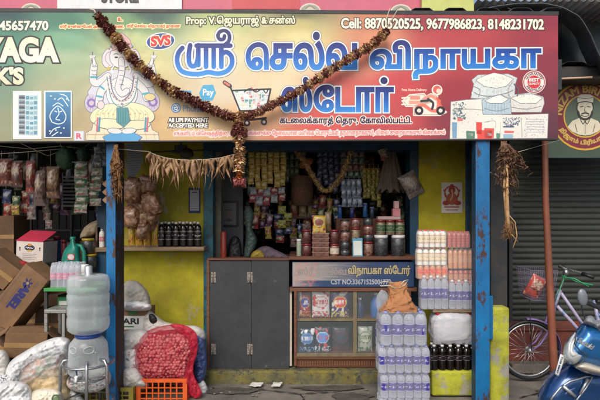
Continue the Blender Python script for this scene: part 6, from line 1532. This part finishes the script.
# ------------------------------------------------------------------ scooter
sc_ = thing('scooter', 'metallic blue scooter front with clear headlamp, cut by the right picture edge', 'scooter', (P(590,0,2.4).x, 2.45, 0))
SBL = mat('metallic blue scooter paint', (28,104,164), .22, metal=.55, coat=.9, var=.06, scale=4); SDB = mat('deep blue scooter paint', (20,66,118), .25, metal=.5, coat=.8, var=.06, scale=4)
LEN = mat('clear lamp lens', (196,202,206), .08, metal=.25, var=.05, coat=1); GRP = mat('dark grey scooter plastic', (54,56,60), .5); SIL = mat('silver trim', (190,192,196), .25, metal=.7, var=0)
g = inflate(smooth([(537.5,404),(539,392),(546,379),(557,368),(572,361),(596,362),(622,368),(645,388),(655,430),(640,490),(600,505),(563,480),(544,440)]), 2.48, .12, None, 26, 3.2, pw=.6); g.build('front_apron', SDB, sc_)
g = inflate(smooth([(563,356),(565.5,343),(575,331.5),(584,322.5),(600,322),(622,330),(640,348),(636,366),(618,374),(600,373),(582,370),(569,365)]), 2.38, .12, None, 20, 2.4, pw=.55); cw = g.build('handle_cowl', SBL, sc_)
g = inflate(smooth([(576.5,331.5),(567,342),(563,354),(566,362.5),(573,365.5),(580,362),(586,354.5),(579,351),(573.5,344)]), 2.325, .075, None, 8, 1.5); hl = g.build('headlight', LEN, sc_)
g = inflate(smooth([(577.5,336),(570,344),(567.5,353),(571,359.5),(577,358),(579,353.5),(574.5,349)]), 2.285, .05, None, 8, 1.5); g.build('reflector', mat('lamp reflector', (226,226,222), .3, metal=.3, bump=.3, bscale=60, var=.1), hl)
g = inflate(smooth([(574,366),(584,361.5),(596,364.5),(612,371),(610,377),(592,374.5),(580,371)]), 2.315, .07, None, 6, 1.5); g.build('lower_lens', mat('warm lower lens', (206,196,176), .1, metal=.3, var=.05, coat=1), hl)
g = MB(); q = [P(x, y, 2.245) for x, y in ((574,366.8),(582,362.4),(587,355),(580,350.6),(574.5,344),(576.5,333))]; g.tube(q, .003, 6); g.build('lamp_trim', GRP, hl)
def cowlmap(x, y, lay=0): return P(x, y, 2.257 - lay*.0008 + .0006*abs(x-590))
t = Print(cowlmap); ca, sa = math.cos(.52), math.sin(.52)
wp = lambda x, y: (577.5+x*ca-y*sa, 341+x*sa+y*ca)
t.text('Suzuki', 0,-4.5,16.5,0.6,(196,204,212),1,.28, warp=wp, slant=.2); t.mb.build('cowl_lettering', SIL, sc_)
def aprmap(x, y, lay=0): return P(x, y, 2.352 - lay*.001)
g = MB(); g.tube([P(x, y, 2.362) for x, y in ((551,400),(553.5,396),(560,388),(570,381.5),(586,376.5),(592,377),(586,388),(578,398),(574,404))], .0045, 8); g.build('indicator_trim', SIL, sc_)
g = inflate([(556,397),(566,386.5),(584,379.5),(580,390),(572,402)], 2.40, .045, None, 8, 1.8); g.build('indicator', mat('blue indicator housing', (22,66,120), .12, metal=.4, coat=1), sc_)
g = MB(); g.tube([P(563,386,2.348), P(575,396.5,2.346)], .009, 8); g.tube([P(580,394,2.35), P(588,379,2.352)], .006, 8); g.build('chrome_bar', SIL, sc_)
g = MB(); g.grid(lambda u, v: P(560.4-5.6*v+5*u*(1-.3*v), 354+20*v+2.5*u, 2.30-.01*math.sin(v*3.1)), 4, 12); pl = g.build('plate_slip', mat('white plate', (206,208,210), .5), sc_, solid=.002)
t = Print(lambda x, y, l=0: P(560.4-5.6*(y/100)+5*(x/100)*(1-.3*y/100), 354+20*(y/100)+2.5*(x/100), 2.2975-.01*math.sin(y/100*3.1)-l*.0006))
t.text('TN69 4317', 0,0,80,34,(40,50,80),1,1.2, warp=lambda x, y: (30+(34-y)*1.1, 90-x)); t.mb.build('plate_number', VIN, pl)
g = MB(); c0 = P(582.6,297.5,2.36); g.blob(c0, (.024,.014,.043), 1, .0, 1, 1, 28, 20, M=Matrix.Rotation(-.16,4,'Y')); mo = g.build('mirror', mat('mirror back plastic', (110,116,122), .25, coat=.5), sc_)
MB().tube([P(581.8,304,2.37), P(581.6,309,2.38), P(584,316,2.39), P(588,324,2.4)], .0035, 8).build('mirror_stem', GRP, mo)
g = inflate(smooth([(584,323),(587,316.5),(592,316),(596,320),(602,321),(612,330),(612,345),(604,338),(595,329)]), 2.31, .05, None, 8, 1.6, amp=.015, freq=.3, seed=5); g.build('grey_cover', mat('grey cloudy visor', (120,122,126), .25, bump=.4, bscale=40, var=.25), sc_)
bx0 = P(600,0,2.45).x
def wheel2(cx, cz, y):
    g = MB(); g.tube([Vector((cx+.19*math.cos(a), y, cz+.19*math.sin(a))) for a in [2*math.pi*k/40 for k in range(41)]], .05, 10); w_ = g.build('wheel', BLACK, sc_)
    g = MB(); g.lathe([(.02,-.04),(.15,-.02),(.15,.02),(.02,.04)], (cx, y, cz), 24, 0, Matrix.Rotation(math.pi/2,4,'X')); g.build('rim', STEEL, w_)
wheel2(bx0-.05, .24, 2.48); wheel2(bx0+1.15, .24, 2.6)
g = MB(); g.blob((bx0+.95, 2.56, .58), (.48,.17,.22), 2, .02, 1, .8); g.build('rear_body', SBL, sc_)
g = MB(); g.blob((bx0+.85, 2.56, .82), (.42,.14,.06), 3, .02, 1, .7); g.build('seat', BLACK, sc_)
g = MB(); g.box(bx0+.15, bx0+.6, 2.42, 2.68, .30, .36); g.build('floorboard', GRP, sc_, bevel=.02)
g = MB(); g.tube([(bx0+.1,2.2,1.0),(bx0+.12,2.35,.98),(bx0+.12,2.6,.98),(bx0+.1,2.8,1.0)], .014, 10); g.build('handlebar', GRP, sc_)
EXPO = 0.22
# ------------------------------------------------------------------ camera, light
cam = bpy.data.cameras.new('camera'); co = bpy.data.objects.new('camera', cam); COL.objects.link(co)
co.location = (0, 0, CH); co.rotation_euler = (math.pi/2, 0, 0); cam.sensor_width = 36; cam.lens = F/600*36; cam.shift_y = 14/600*-1*-1
cam.clip_end = 400; cam.clip_start = .05; sc.camera = co
cam.shift_y = (HZ-200)/600
EL, AZ = 44, 196
w = bpy.data.worlds.new('World'); sc.world = w; w.use_nodes = True; nt = w.node_tree
sky = nt.nodes.new('ShaderNodeTexSky'); sky.sky_type = 'NISHITA'; sky.sun_disc = False
sky.sun_elevation = math.radians(EL); sky.sun_rotation = math.radians(AZ)
sky.air_density = 1; sky.dust_density = 3; sky.ozone_density = 1
bg = nt.nodes['Background']; bg.inputs['Strength'].default_value = .15
nt.links.new(sky.outputs[0], bg.inputs['Color'])
sl = bpy.data.lights.new('sun', 'SUN'); so = bpy.data.objects.new('sun', sl); COL.objects.link(so)
sl.energy = 2.0; sl.angle = math.radians(34); sl.color = (1, .95, .88)
d = Vector((math.sin(math.radians(AZ))*math.cos(math.radians(EL)), math.cos(math.radians(AZ))*math.cos(math.radians(EL)), math.sin(math.radians(EL))))
so.rotation_euler = d.to_track_quat('Z', 'Y').to_euler(); so.location = (0, -3, 6)
vs = sc.view_settings; vs.view_transform = 'Standard'; vs.look = 'None'; vs.exposure = EXPO; vs.gamma = 1
sc.cycles.use_denoising = True; sc.cycles.max_bounces = 8; sc.cycles.transparent_max_bounces = 24
sc.cycles.diffuse_bounces = 4; sc.cycles.caustics_reflective = False; sc.cycles.caustics_refractive = False
sc.cycles.sample_clamp_indirect = 6
